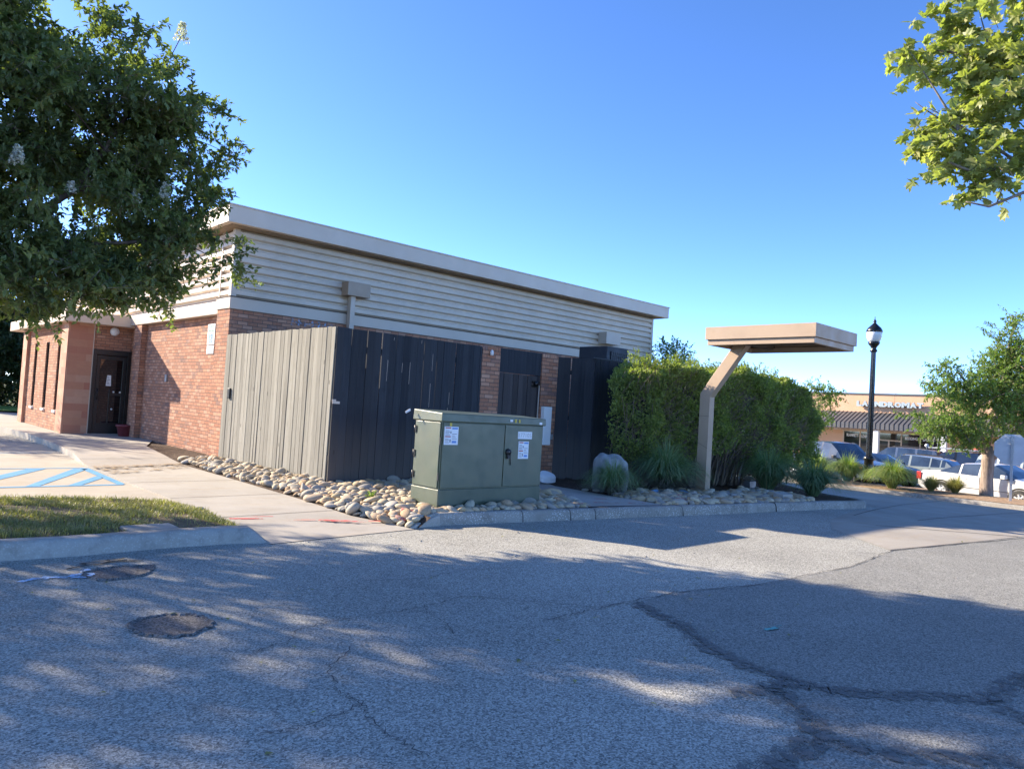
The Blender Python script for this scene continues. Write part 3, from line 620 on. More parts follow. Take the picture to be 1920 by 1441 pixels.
# ---- planting bed round the building: mulch
mb = MB()
bed = [(5.5, 7.46), (6.3, 7.34), (7.11, 7.19), (9.04, 6.86), (11.43, 6.44), (13.1, 6.28), (15.0, 6.18), (15.7, 6.18), (16.15, 6.32), (16.4, 6.7), (16.76, 7.3), (17.57, 8.2), (19.1, 9.43), (20.9, 10.75), (21.65, 12.3), (21.85, 14), (21.85, 33), (5.5, 33), (5.5, 20), (5.5, 15)]
sheet('planting_bed', bed, 'mulch', .128)
ys = [7.2, 7.5, 8.2, 9.2, 9.76, 12, 14.2, 15.5, 16.4, 18, 19.6]
for a, b in zip(ys[:-1], ys[1:]):
    xa, xb = (np.interp(t, [p[0] for p in RX], [p[1] for p in RX])-.02 for t in (a, b))
    mb.poly([(xa, a, zw(a)-.012), (5.5, a, .128), (5.5, b, .128), (xb, b, zw(b)-.012)])
tag(mb.build('planting_bed', 'mulch', angle=-1), kind='structure')
mb = MB(); mb.poly([(8.33, 7.10, .146), (9.78, 6.80, .146), (9.9, 9.3, .146), (10.6, 10.5, .146), (9.5, 10.5, .146), (9.25, 9.3, .146)]); tag(mb.build('gate_path', 'concrete'), kind='structure')
mark('red_spray_paint', [[(8.75, 7.35), (9.15, 7.20), (9.16, 7.24), (8.77, 7.40)], [(9.0, 7.75), (9.35, 7.6), (9.36, 7.63), (9.02, 7.79)], [(9.3, 7.12), (9.62, 7.0), (9.63, 7.06), (9.32, 7.17)]], 'paint_red', .151)
# ---- grass island in the foreground
mb = MB(); isl = [(-6, 7.68), (1.14, 7.42), (2.39, 7.42), (3.0, 7.36), (3.26, 7.18), (3.36, 7.9), (3.45, 9.0), (3.36, 9.26), (2.57, 9.76), (1.5, 10.32), (-6, 10.4)]
def zi(x, y):
    e = min(abs(y-7.3), 3.4-x if x < 3.4 else 0, 1.0); return .055+.075*sstep(0, .35, max(0, e))+.01*math.sin(3*x)*math.sin(4*y)
def inside(p, poly):
    x, y = p; c = False; n = len(poly)
    for i in range(n):
        (x0, y0), (x1, y1) = poly[i], poly[(i+1) % n]
        if (y0 > y) != (y1 > y) and x < (x1-x0)*(y-y0)/(y1-y0)+x0: c = not c
    return c
bm = bmesh.new(); vv = [bm.verts.new((p[0], p[1], 0)) for p in isl]; bm.faces.new(vv)
for k in range(1, 48): bmesh.ops.bisect_plane(bm, geom=bm.verts[:]+bm.edges[:]+bm.faces[:], plane_co=(-6+k*.2, 0, 0), plane_no=(1, 0, 0))
for k in range(1, 17): bmesh.ops.bisect_plane(bm, geom=bm.verts[:]+bm.edges[:]+bm.faces[:], plane_co=(0, 7.1+k*.2, 0), plane_no=(0, 1, 0))
for v in bm.verts: v.co.z = zi(v.co.x, v.co.y)
me = bpy.data.meshes.new('grass_island'); bm.to_mesh(me); bm.free(); me.materials.append(MT['soil']); tag(link('grass_island', me), kind='structure')
mb = MB(); mb.box(2.16, 7.43, .08, 2.62, 7.74, .153); tag(mb.build('utility_slab', 'kerb_plain', loc=(2.4, 7.56, .08), bevel=.01), 'small flat concrete slab set in the grass strip behind the kerb', 'slab')
def blades(name, pts, H, W, mat, lean=.5, label=None, cat=None, kind='stuff'):
    P = np.array(pts, float); n = len(P); az = rng.random(n)*2*PI; h = H*rng.uniform(.45, 1.25, n); ln = lean*rng.random(n)
    D = np.stack([np.cos(az)*ln, np.sin(az)*ln, np.ones(n)], 1); S = np.stack([-np.sin(az), np.cos(az), np.zeros(n)], 1)*W*.5
    m = P+D*h[:, None]*.55; t = P+D*h[:, None]*np.array([1.7, 1.7, .92])
    V = np.stack([P-S, P+S, m+S*.8, m-S*.8, t], 1).reshape(-1, 3); b = (np.arange(n)*5)[:, None, None]
    F = (np.array([[0, 1, 2], [0, 2, 3], [3, 2, 4]])[None]+b).reshape(-1, 3)
    return tag(npmesh(name, V, F, mat, np.repeat(rng.random(n), 3)), label, cat, kind=kind)
gp = []
while len(gp) < 42000:
    x = random.uniform(-2.2, 3.45); y = random.uniform(7.36, 10.3)
    if not inside((x, y), isl) or (2.15 < x < 2.65 and 7.4 < y < 7.75): continue
    bare = math.sin(x*2.3+1)*math.sin(y*3.1+x)+.5*math.sin(x*7+y*5)
    if bare > .55 and random.random() < .85: continue
    if random.random() < .25+.25*math.sin(x*11+y*7): continue
    if 2.6 < x < 3.0 and 7.6 < y < 8.4 and random.random() < .7: continue
    gp.append((x, y, zi(x, y)-.005))
blades('lawn_grass', gp, .052, .0065, 'blade_lawn', 1.1, 'short patchy grass growing on the kerbed strip by the road', 'grass')
# dry leaves on the strip
P = np.array([(random.uniform(-.5, 3.2), random.uniform(7.5, 10), .15) for _ in range(160)]); P = np.array([p for p in P if inside(p[:2], isl)])
V, F, k = leaf_arrays(P, rdir(len(P))*np.array([1, 1, .15]), .05, .035, False, .95)
tag(npmesh('fallen_leaves', V, F, MT['blade_dry'], np.repeat(rng.random(len(P)), k)), 'brown fallen leaves lying in the grass strip', 'leaves', kind='stuff')
# ---- far mulch island between the roads
grid = []; mb = MB(); mb.smooth = True
xs = [25.9, 26.4, 27, 27.6, 28.2, 28.8, 29.2, 29.6, 29.97]
def zisl(x): return np.interp(x, [25.9, 26.2, 27.5, 28.8, 29.4, 29.97], [-.405, -.405, -.37, -.42, -.58, zg(29.95)+.115])
for y0 in range(-8, 14):
    for a, b in zip(xs[:-1], xs[1:]):
        def q(x, y):
            y = min(y, 13.35); e = np.interp(y, [-8, 2, 5.45, 7.9, 11, 12.4, 13.2, 13.4], [.12, .2, .2, .3, 0, .35, 1.4, 2.3]); e2 = -np.interp(y, [9.5, 10.5, 12.6, 13.4], [0, 0, .5, 1.7])
            k = (x-25.9)/4.07; return (x+e*(1-k)+e2*k, y, zisl(x)+.02*math.sin(x*3+y*1.7)*min(1, max(0, (x-25.9)*2), max(0, (29.97-x)*2)))
        mb.poly([q(a, y0), q(b, y0), q(b, y0+1), q(a, y0+1)])
tag(mb.build('mulch_island', 'straw', angle=-1), kind='structure')
# ---- far left: lawn strip, road and slope behind
sheet('lawn', [(-30, 39.5), (30, 39.5), (30, 47), (-30, 47)], 'lawn', .06)
kerb('kerb', [(-30, 39.4), (30, 39.4)], mat='kerb_plain', k=2)

# ================================================================== MAIN BUILDING
bld = thing('brick_building', (13, 22, .13), 'low brick building with beige ribbed metal siding and a wide flat beige fascia', 'building')
X0, X1, Y0, Y1 = 5.95, 20.35, 15.0, 30.0; XW = 6.15
mb = MB()   # brick walls
mb.box(XW, Y0, .10, X1, Y1, 3.3)
mb.box(X0, Y0-.003, .10, XW+.05, 15.66, 3.24)            # corner pilaster
mb.box(X0+.05, 20.9, .10, XW+.05, 21.5, 3.24)
mb.box(5.19, 22.2, 2.44, XW+.02, 22.6, 3.2)              # over the door
mb.box(4.66, 22.9, .10, 4.95, 23.21, 3.08); 
wy = [(23.21, 23.62), (24.70, 25.12), (26.32, 26.74)]
for a, b in ((23.62, 24.70), (25.12, 26.32), (26.74, 27.55)): mb.box(4.66, a, .10, 4.95, b, 3.08)
for a, b in wy: mb.box(4.66, a, .10, 4.95, b, .70); mb.box(4.66, a, 2.64, 4.95, b, 3.08)
mb.box(4.96, 22.6, .1, XW+.1, 28.15, 3.08)
wall = mb.build('wall', 'brick', bld)
for b in ((4.58, 22.18, .10, 5.185, 22.9, 3.10), (4.58, 27.55, .10, 5.1, 28.2, 3.10)):
    mb = MB(); mb.box(*b); mb.build('tiled_pier', 'tile', bld, bevel=.004)
mb = MB(); mb.box(5.186, 22.165, .13, 5.205, 22.19, 3.1); mb.build('corner_strip', 'trim', bld)
# ribbed siding: real corrugation, trapezoid ribs
def ribs(z0, z1, p=.173):
    out = []; z = z0
    while z < z1-.02:
        for dz, d in ((0, .0), (.022, .0), (.056, .066), (p-.028, .066), (p, 0)):
            if z+dz <= z1: out.append((z+dz, d))
        z += p
    return out
mb = MB(); rb = ribs(3.47, 4.98)
def corr(mb, fn):
    for (za, da), (zb, db) in zip(rb[:-1], rb[1:]):
        if zb-za > 1e-5: mb.poly([fn(0, da, za), fn(1, da, za), fn(1, db, zb), fn(0, db, zb)])
corr(mb, lambda t, d, z: (6.05+t*(X1-6.05-.06), Y0+.05-d, z))
corr(mb, lambda t, d, z: (X0+.08-d, 15.1+t*(Y1-15.1-.1), z))
corr(mb, lambda t, d, z: (X1-.05+d, 15.1+t*(Y1-15.1-.1), z))
mb.build('ribbed_siding', 'siding', bld, angle=-1)
mb = MB(); mb.box(X0+.1, Y0+.1, 3.3, X1-.1, Y1, 5.0); mb.build('upper_wall', 'trim', bld)
mb = MB()
mb.box(X0-.02, Y0-.03, 3.22, X1+.02, Y0+.12, 3.46); mb.box(X0-.022, Y0-.028, 3.225, X0+.12, 15.7, 3.46); mb.box(X0+.03, 15.7, 3.15, XW+.1, Y1, 3.42); mb.box(X1-.1, Y0-.026, 3.222, X1+.022, Y1, 3.458)
mb.box(X0-.012, Y0-.02, 3.46, X0+.10, Y0+.11, 4.95)      # corner post
mb.box(X1-.09, Y0-.02, 3.46, X1+.012, Y0+.11, 4.95); mb.box(X0+.005, 15.62, 3.46, X0+.1, 15.68, 4.95)
mb.build('trim_band', 'trim', bld, bevel=.006)
mb = MB(); mb.box(X0-.035, Y0-.045, 3.462, X1+.03, Y0-.012, 3.482); mb.box(X0-.035, Y0-.04, 3.4625, X0-.01, 15.7, 3.4825); mb.build('drip_edge', 'soffit', bld)
# roof slab and fascia
mb = MB(); mb.box(5.62, 14.56, 4.89, 20.62, Y1+.3, 5.25); fas = mb.build('fascia', 'fascia', bld, bevel=.008)
mb = MB(); mb.box(5.60, 14.54, 5.236, 20.64, Y1+.32, 5.262); mb.build('roof_edge', 'trim', fas)
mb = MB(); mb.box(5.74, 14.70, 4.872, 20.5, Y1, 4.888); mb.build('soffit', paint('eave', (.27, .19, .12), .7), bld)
mb = MB(); mb.box(4.42, 21.85, 3.10, XW+.2, 29.7, 3.40); mb.build('porch_roof', 'fascia', bld, bevel=.01)
# door
mb = MB()
for b in ((5.205, 22.14, .15, 5.30, 22.25, 2.44), (6.055, 22.14, .15, 6.15, 22.25, 2.44), (5.30, 22.142, 2.30, 6.055, 22.248, 2.438)): mb.box(*b)
dr = mb.build('entrance_door', 'bronze', bld, bevel=.006)
mb = MB()
for b in ((5.31, 22.17, .17, 5.40, 22.22, 2.29), (5.96, 22.17, .17, 6.05, 22.22, 2.29), (5.40, 22.172, 2.18, 5.96, 22.218, 2.288), (5.40, 22.172, .172, 5.96, 22.218, .46), (5.66, 22.18, .46, 5.69, 22.21, 1.38), (5.69, 22.178, 1.20, 5.96, 22.212, 1.28)): mb.box(*b)
mb.build('door_leaf', 'bronze', dr, bevel=.005)
mb = MB(); mb.box(5.39, 22.195, .44, 5.97, 22.205, 2.19); mb.build('pane', 'glass_bronze', dr)
mb = MB(); mb.tube([(5.355, 22.17, 1.10), (5.355, 22.09, 1.10), (5.355, 22.09, 1.38), (5.355, 22.17, 1.38)], .012, 6); mb.build('handle', 'black_gloss', dr)
mb = MB(); mb.poly([(5.57, 22.19, 1.47), (5.70, 22.19, 1.47), (5.685, 22.188, 1.76), (5.59, 22.188, 1.76)]); mb.build('paper_notice', 'white', dr, angle=-1)
mb = MB()
for i in range(6): mb.box(5.595, 22.184, 1.51+i*.04, 5.665-.02*(i % 3), 22.186, 1.522+i*.04)
mb.build('notice_print', 'label_ink', dr)
for nm, x, z in (('door_knob', 5.77, 1.31), ('door_knob', 5.93, 1.31), ('door_knob', 5.75, .84)):
    mb = MB(); mb.lathe([(.001, -.03), (.022, -.02), (.026, 0), (.02, .015), (.001, .02)], (x, 22.165, z), 10, True, 'y'); mb.build(nm, 'white', dr)
mb = MB(); mb.box(5.14, 21.95, .15, 6.2, 22.2, .168); mb.build('threshold', 'kerb_plain', bld, bevel=.004)
# narrow windows
for a, b in wy:
    mb = MB(); mb.box(4.69, a, .70, 4.76, a+.04, 2.64); mb.box(4.69, b-.04, .70, 4.76, b, 2.64); mb.box(4.692, a+.04, .70, 4.758, b-.04, .745); mb.box(4.692, a+.04, 2.595, 4.758, b-.04, 2.64)
    wn = mb.build('window', 'bronze', bld)
    mb = MB(); mb.box(4.71, a+.035, .74, 4.72, b-.035, 2.6); mb.build('pane', 'glass_bronze', wn)
    mb = MB(); mb.box(4.61, a+.03, .645, 4.688, b-.03, .712); mb.build('sill', 'white', wn, bevel=.006)
mb = MB(); mb.lathe([(.001, 0), (.09, -.01), (.12, -.05), (.10, -.10), (.001, -.12)], (5.68, 22.2, 2.96), 14, True, 'y'); mb.build('wall_lamp', 'white', bld)
mb = MB(); mb.box(XW-.045, 19.05, 1.66, XW, 19.16, 1.84); mb.build('outlet_box', 'galv', bld, bevel=.008)
# scupper boxes with downspout
mb = MB(); mb.box(8.47, 14.70, 3.86, 9.06, 15.0, 4.18); sb = mb.build('scupper_box', 'canopy', bld, bevel=.008)
mb = MB(); mb.box(8.62, 14.80, 2.5, 8.74, 14.94, 3.86); mb.build('downspout', 'trim', sb, bevel=.008)
mb = MB(); mb.box(17.55, 14.66, 3.72, 18.25, 15.0, 4.09); mb.build('scupper_box', 'trim', bld, bevel=.008)
# blue-white scribble on the bricks
mb = MB()
for i in range(7): mb.box(7.3+i*.16, 14.9955, 3.05, 7.3+i*.16+.05, 14.9975, 3.2); mb.box(7.3+i*.16+.05, 14.9955, 3.1, 7.3+i*.16+.13, 14.9975, 3.13)
mb.build('graffiti', mk_paintmark('graf', (.42, .50, .62), .48, 18), bld)
# accessible parking sign on the side wall
sg = thing('parking_sign', (XW-.01, 16.3, 2.5), 'tall white accessible parking sign with blue wheelchair symbol on sunlit brick', 'sign')
ys_, yn = 16.62, 16.20   # left to right as seen
xs_ = XW-.012
mb = MB(); mb.box(xs_-.004, yn, 2.52, xs_+.004, ys_, 2.98); mb.build('sign_plate', 'label_white', sg, bevel=.003)
mb = MB(); mb.box(xs_-.004, yn+.01, 2.32, xs_+.004, ys_-.01, 2.50); mb.build('lower_plate', 'label_white', sg, bevel=.003)
mb = MB(); mb.box(xs_-.0065, yn+.10, 2.57, xs_-.0045, ys_-.10, 2.76); mb.build('symbol_panel', 'label_blue', sg)
text_mesh('lettering', 'RESERVED', .36, .06, (xs_-.006, ys_-.03, 2.89), (0, -1, 0), sg, ['label_green'], 0, .01, (-1, 0, 0))
text_mesh('lettering', 'PARKING', .36, .06, (xs_-.006, ys_-.03, 2.80), (0, -1, 0), sg, ['label_green'], 0, .01, (-1, 0, 0))
def wheelchair(parent, x, yc, zc, s):
    mb = MB(); P = lambda a, b: (x, yc-a*s, zc+b*s)
    def line(pts, wd):
        for (a, b) in zip(pts[:-1], pts[1:]):
            d = Vector((b[0]-a[0], b[1]-a[1])).normalized(); n = Vector((-d.y, d.x))*wd/2
            mb.poly([P(a[0]-n.x, a[1]-n.y), P(b[0]-n.x, b[1]-n.y), P(b[0]+n.x, b[1]+n.y), P(a[0]+n.x, a[1]+n.y)])
    line([(-.08+.25*math.cos(t), -.18+.25*math.sin(t)) for t in np.linspace(2.2, 6.1, 12)], .07)
    mb.poly([P(-.1+.07*math.cos(t), .42+.07*math.sin(t)) for t in np.linspace(0, 2*PI, 10)[:-1]])
    line([(-.09, .32), (-.06, -.08), (.18, -.08), (.28, -.36), (.38, -.32)], .08); line([(-.07, .14), (.14, .14)], .06)
    return mb.build('symbol', 'white', parent, angle=-1)
wheelchair(sg, xs_-.008, (ys_+yn)/2, 2.665, .17)
mb = MB()
for z in (2.45, 2.41, 2.37): mb.box(xs_-.006, yn+.05, z, xs_-.0045, ys_-.05, z+.012)
mb.build('print_lines', 'label_ink', sg)

# ================================================================== FENCES
def boards(mb, p0, p1, zb, zt, wd=.14, th=.02, wob=.006, gap=.004, top=.012, nrm=None, splay=0):
    p0, p1 = Vector((*p0, 0)), Vector((*p1, 0)); d = (p1-p0); L = d.length; d.normalize(); n = Vector((d.y, -d.x, 0)) if nrm is None else Vector((*nrm, 0)); t = 0
    while t < L-.02:
        ww = min(wd*random.uniform(.93, 1.06), L-t); mb.rnd = random.random()
        o = random.uniform(-wob, wob); sp = random.uniform(.1, 1)**2*splay*(random.random() < .6); lean = random.uniform(-.006, .006)
        a, b = t+gap*random.uniform(0, 1.6), t+ww-gap*random.uniform(0, 1.6)
        z0 = zb+random.uniform(-.02, .04); z1 = zt+random.uniform(-top, top)
        q = lambda s_, z, k, ex=0: p0+d*(s_+lean*(z-zb))+n*(o+k)+Vector((0, 0, z))
        lo = [q(a+sp, z0, 0), q(b-sp, z0, 0), q(b-sp, z0, th), q(a+sp, z0, th)]
        hi = [q(a, z1, 0), q(b, z1, 0), q(b, z1, th), q(a, z1, th)]
        mb.hexa(lo, hi); t += ww
def fence_posts(parent, pts, zt, mat, off):
    for p in pts:
        mb = MB(); mb.box(p[0]+off[0]-.045, p[1]+off[1]-.045, .05, p[0]+off[0]+.045, p[1]+off[1]+.045, zt); mb.build('post', mat, parent)
fn = thing('board_fence', (5.95, 12.8, .13), 'sunlit weathered grey board fence running out from the brick corner', 'fence')
mb = MB(); boards(mb, (5.945, 10.58), (5.945, 14.97), .10, 2.665, .138, .022, .007, .0055, .008, (-1, 0), .034); mb.build('board_panel', 'wood_grey', fn)
for z in (.55, 1.4, 2.35): mb = MB(); mb.box(5.95, 10.62, z, 5.99, 14.95, z+.09); mb.build('rail', 'wood_grey', fn)
mb = MB(); fence_posts(fn, [(5.95, 10.7), (5.95, 12.7), (5.95, 14.8)], 2.6, 'wood_grey', (.09, 0))
bx = MB(); bx.box(5.88, 14.55, 1.37, 5.922, 14.66, 1.58); tag(bx.build('junction_box', 'black', loc=(5.9, 14.6, 1.37), bevel=.008), 'small black box fixed to the grey board fence near the brick corner', 'box')
def dark_fence(p0, p1, label, posts, nails=True, zt=2.655):
    f_ = thing('dark_fence', ((p0[0]+p1[0])/2, (p0[1]+p1[1])/2, .13), label, 'fence')
    mb = MB(); boards(mb, p0, p1, .12, zt, .145, .022, .003, .0022, .006, None, .006); mb.build('board_panel', 'wood_dark', f_)
    d = Vector((p1[0]-p0[0], p1[1]-p0[1], 0)).normalized(); n = Vector((-d.y, d.x, 0))
    for z in (.5, 1.35, 2.3):
        mb = MB()
        a, b = Vector((*p0, 0))+n*.004, Vector((*p1, 0))+n*.004
        mb.hexa([a+Vector((0, 0, z)), b+Vector((0, 0, z)), b+n*.04+Vector((0, 0, z)), a+n*.04+Vector((0, 0, z))], [a+Vector((0, 0, z+.09)), b+Vector((0, 0, z+.09)), b+n*.04+Vector((0, 0, z+.09)), a+n*.04+Vector((0, 0, z+.09))]); mb.build('rail', 'wood_dark', f_)
    fence_posts(f_, posts, 2.6, 'wood_dark', (n.x*.09, n.y*.09)); return f_
f1 = dark_fence((5.93, 10.565), (9.02, 10.565), 'black stained board fence between the grey fence corner and the left brick pillar', [(6.1, 10.565), (7.5, 10.565), (8.9, 10.565)])
for x, z, h in ((6.92, 1.85, .36), (7.22, 2.02, .16), (7.38, 1.83, .38), (7.86, 2.1, .3), (7.84, 1.45, .42), (8.28, 1.52, .22), (8.26, 1.3, .16), (7.02, 2.55, .05), (7.6, 2.56, .06)):
    mb = MB(); mb.hexa([(x-.002, 10.541, z), (x+.002, 10.541, z), (x+.002, 10.539, z), (x-.002, 10.539, z)], [(x+.001, 10.541, z+h), (x+.006, 10.541, z+h), (x+.006, 10.539, z+h), (x+.001, 10.539, z+h)]); mb.build('split', 'pale_wood_and_slit_light', f1)  # pale strips painted as light coming through gaps between the boards
mb = MB(); mb.box(5.925, 10.535, 1.42, 6.06, 10.540, 1.46); mb.box(5.92, 10.534, 1.455, 5.99, 10.541, 1.49); mb.build('broken_chip', 'pale_wood_and_slit_light', f1)
dark_fence((11.12, 10.565), (11.68, 10.02), 'short angled black board fence beside the right brick pillar', [(11.4, 10.3)])
f3 = dark_fence((11.68, 10.02), (20.2, 10.02), 'black board fence running behind the clipped hedge', [(12.4, 10.02), (14.6, 10.02), (17.0, 10.02), (19.4, 10.02)])
mb = MB(); mb.box(11.6, 10.0, 2.665, 12.6, 10.06, 2.69); mb.box(12.65, 9.985, 2.668, 14.4, 10.03, 2.69); mb.build('top_rail', 'slate', f3)
dark_fence((20.2, 10.02), (20.2, 15.0), 'end panel of the black fence closing the yard beyond the hedge', [(20.2, 12)])
def pillar(x0, x1, label):
    p = thing('brick_pillar', ((x0+x1)/2, 10.66, .13), label, 'pillar')
    mb = MB(); mb.box(x0, 10.545, .05, x1, 10.9, 2.58); mb.build('shaft', 'brick', p)
    mb = MB(); n = 7; ww = (x1-x0)/n
    for i in range(n): mb.rnd = random.random(); mb.box(x0+i*ww+.004, 10.542, 2.58, x0+(i+1)*ww-.004, 10.9, 2.675)
    mb.build('cap_course', 'brick', p, bevel=.004); return p
p1 = pillar(9.025, 9.485, 'brick pillar on the left side of the black wooden gate'); p2 = pillar(10.65, 11.11, 'brick pillar on the right side of the black wooden gate')
mb = MB(); mb.lathe([(.001, -.05), (.03, -.045), (.034, 0), (.026, .05), (.001, .06)], (9.22, 10.50, 2.55), 10); tag(mb.build('camera_dome', 'white', loc=(9.22, 10.5, 2.55)), 'small white lamp fixed near the top of the left brick pillar', 'lamp')
g = thing('wooden_gate', (10.06, 10.6, .15), 'dark brown wooden plank gate between two brick pillars', 'gate')
mb = MB(); boards(mb, (9.50, 10.60), (10.57, 10.60), .2, 2.20, .135, .022, .002, .004, .002); mb.build('plank_panel', 'wood_gate', g)
mb = MB(); mb.rnd = .3; mb.box(9.49, 10.57, 2.22, 10.645, 10.60, 2.68); mb.build('transom_panel', 'wood_dark', g)
mb = MB(); mb.box(10.585, 10.58, .15, 10.64, 10.66, 2.22); mb.build('frame', 'wood_gate', g)
mb = MB(); mb.box(10.40, 10.555, 1.98, 10.60, 10.572, 2.02); mb.box(10.40, 10.55, 2.07, 10.6, 10.572, 2.10); mb.lathe([(.001, 2.0), (.05, 2.0), (.05, 2.1), (.001, 2.1)], (10.5, 10.545, 0), 8); mb.build('latch', 'black_gloss', g)
mb = MB(); mb.tube([(10.60, 10.555, .2), (10.60, 10.555, 2.02)], .014, 8); tag(mb.build('conduit_pipe', 'pvc', loc=(10.6, 10.55, .2)), 'thin tan pipe running down beside the gate', 'pipe')
mb = MB(); mb.box(10.68, 10.44, .82, 10.905, 10.543, 1.60); wb = mb.build('meter_cabinet', 'white', loc=(10.78, 10.5, .82), bevel=.01); tag(wb, 'tall white box mounted on the right brick pillar behind the green cabinet', 'box')
mb = MB(); mb.box(10.99, 10.52, .93, 11.06, 10.544, 1.04); tag(mb.build('outlet_box', 'galv', loc=(11.02, 10.53, .93), bevel=.006), 'tiny grey outlet box low on the right brick pillar', 'box')
# cooler and air conditioner behind the fence
ac = thing('air_conditioner', (14.4, 12.5, 1.2), 'dark grey rooftop air conditioner with black grille rising above the black fence', 'air conditioner')
mb = MB(); mb.box(14.42, 12.0, 2.55, 15.27, 12.95, 3.26); mb.build('casing', 'slate', ac, bevel=.015)
mb = MB(); mb.box(14.56, 11.985, 2.72, 15.22, 12.0, 3.14); gr = mb.build('grille', 'black', ac)
mb = MB()
for i in range(9): mb.box(14.565+i*.08, 11.972, 2.725, 14.577+i*.08, 11.985, 3.135)
for i in range(6): mb.box(14.565, 11.9725, 2.74+i*.075, 15.215, 11.9835, 2.752+i*.075)
mb.build('grille_bars', 'slate', gr)
mb = MB(); mb.box(14.3, 11.9, .128, 15.4, 13.05, 2.55); mb.build('stand', 'slate', ac)

# ================================================================== GREEN UTILITY CABINET
cb = thing('utility_cabinet', (6.88, 7.95, .14), 'large dark green metal utility cabinet standing on river stones', 'utility cabinet')
cx0, cx1, cy0, cy1 = 5.93, 7.83, 7.65, 8.26
mb = MB(); mb.box(cx0, cy0, .08, cx1, cy1, .392); mb.build('base', 'green_dk', cb, bevel=.008)
mb = MB(); mb.box(cx0+.008, cy0+.008, .392, cx1-.008, cy1-.008, 1.285); mb.build('housing', 'green', cb, bevel=.004)
mb = MB(); mb.hexa([(cx0-.025, cy0-.025, 1.285), (cx1+.03, cy0-.025, 1.285), (cx1+.03, cy1+.02, 1.285), (cx0-.025, cy1+.02, 1.285)], [(cx0-.02, cy0-.02, 1.402), (cx1+.025, cy0-.02, 1.388), (cx1+.025, cy1+.015, 1.42), (cx0-.02, cy1+.015, 1.434)])
mb.build('lid', 'green', cb, bevel=.014, seg=3)
for a, b in ((cx0+.02, 7.045), (7.058, cx1-.02)):
    mb = MB(); mb.box(a, cy0-.008, .41, b, cy0+.006, 1.275); d_ = mb.build('door', 'green', cb, bevel=.005)
    if a > 7:
        mb = MB(); mb.lathe([(.001, -.03), (.042, -.028), (.05, 0), (.05, .02)], (7.125, cy0-.014, .895), 12, True, 'y'); mb.box(7.10, cy0-.04, .80, 7.15, cy0-.014, .90); mb.tube([(7.165, cy0-.02, .90), (7.18, cy0-.02, .71)], .006, 6); mb.build('handle', 'black', d_)
        mb = MB(); mb.box(7.305, cy0-.011, 1.085, 7.585, cy0-.008, 1.19); pl = mb.build('number_plate', 'label_white', d_)
        text_mesh('digits', '177105', .25, .065, (7.32, cy0-.0125, 1.105), (1, 0, 0), d_, ['galv'], 0, 0, (0, -1, 0))
mb = MB(); mb.box(cx0-.006, cy0+.03, .41, cx0+.01, cy1-.03, 1.275); sp = mb.build('side_panel', 'green', cb, bevel=.005)
for z in (1.16, .83, .55):
    mb = MB(); mb.box(cx0-.018, cy1-.06, z-.045, cx0-.006, cy1-.025, z+.045); mb.tube([(cx0-.014, cy1-.03, z-.05), (cx0-.014, cy1-.03, z+.05)], .01, 6); mb.build('hinge', 'black', cb)
for z in (1.03, .56):
    mb = MB(); mb.box(cx0-.016, cy0+.0, z-.05, cx0-.006, cy0+.025, z+.05); mb.build('hinge', 'black', cb)
def warn_label(parent, x, z, w_, h_):
    y = cy0-.010; mb = MB(); mb.box(x, y-.0015, z, x+w_, y, z+h_); o = mb.build('warning_label', 'label_white', parent)
    for zz in (.90, .42): mb = MB(); mb.box(x+w_*.06, y-.003, z+h_*zz, x+w_*.46, y-.0018, z+h_*(zz+.06)); mb.build('red_band', 'label_red', parent)
    mb = MB(); mb.box(x+w_*.54, y-.003, z+h_*.86, x+w_*.95, y-.0018, z+h_*.95); mb.build('blue_band', 'label_blue', parent); mb = MB(); mb.box(x+w_*.56, y-.003, z+h_*.10, x+w_*.88, y-.0018, z+h_*.22); mb.build('blue_band', 'label_blue', parent)
    mb = MB()
    for i in range(4): mb.box(x+w_*.07, y-.003, z+h_*(.54+i*.075), x+w_*(.40-.06*(i % 2)), y-.0018, z+h_*(.563+i*.075)); mb.box(x+w_*.07, y-.003, z+h_*(.10+i*.07), x+w_*(.36-.05*(i % 2)), y-.0018, z+h_*(.12+i*.07)); mb.box(x+w_*.56, y-.003, z+h_*(.32+i*.09), x+w_*(.9-.08*(i % 3)), y-.0018, z+h_*(.342+i*.09))
    mb.box(x+w_*.43, y-.003, z+h_*.62, x+w_*.49, y-.0018, z+h_*.74); mb.box(x+w_*.40, y-.003, z+h_*.14, x+w_*.46, y-.0018, z+h_*.30); mb.build('print_lines', 'label_ink', parent)
warn_label(cb, 5.965, .985, .235, .24); warn_label(cb, 7.325, .80, .205, .25)
for b, nm, m_ in (((6.05, cy0-.013, 1.23, 6.085, cy0-.0085, 1.275), 'yellow_tag', 'yellow'), ((7.215, cy0-.030, 1.315, 7.243, cy0-.0255, 1.36), 'yellow_tag', 'yellow'), ((7.29, cy0-.030, 1.315, 7.318, cy0-.0255, 1.36), 'yellow_tag', 'yellow'), ((7.12, cy0-.030, 1.325, 7.17, cy0-.0255, 1.355), 'white_tag', 'label_white'), ((7.71, cy0-.030, 1.30, 7.765, cy0-.0255, 1.335), 'white_tag', 'label_white')):
    mb = MB(); mb.box(*b); mb.build(nm, m_, cb)
mb = MB(); mb.box(7.745, cy0-.004, .41, 7.79, cy0-.0005+.0, .43); mb.build('white_chip', 'white', cb)
mb = MB(); mb.hexa([(5.80, 8.30, 1.36), (5.86, 8.28, 1.40), (5.86, 8.285, 1.40), (5.80, 8.305, 1.36)], [(5.785, 8.30, 1.385), (5.85, 8.28, 1.43), (5.85, 8.285, 1.43), (5.785, 8.305, 1.385)]); mb.build('paper_tag', 'label_white', cb)

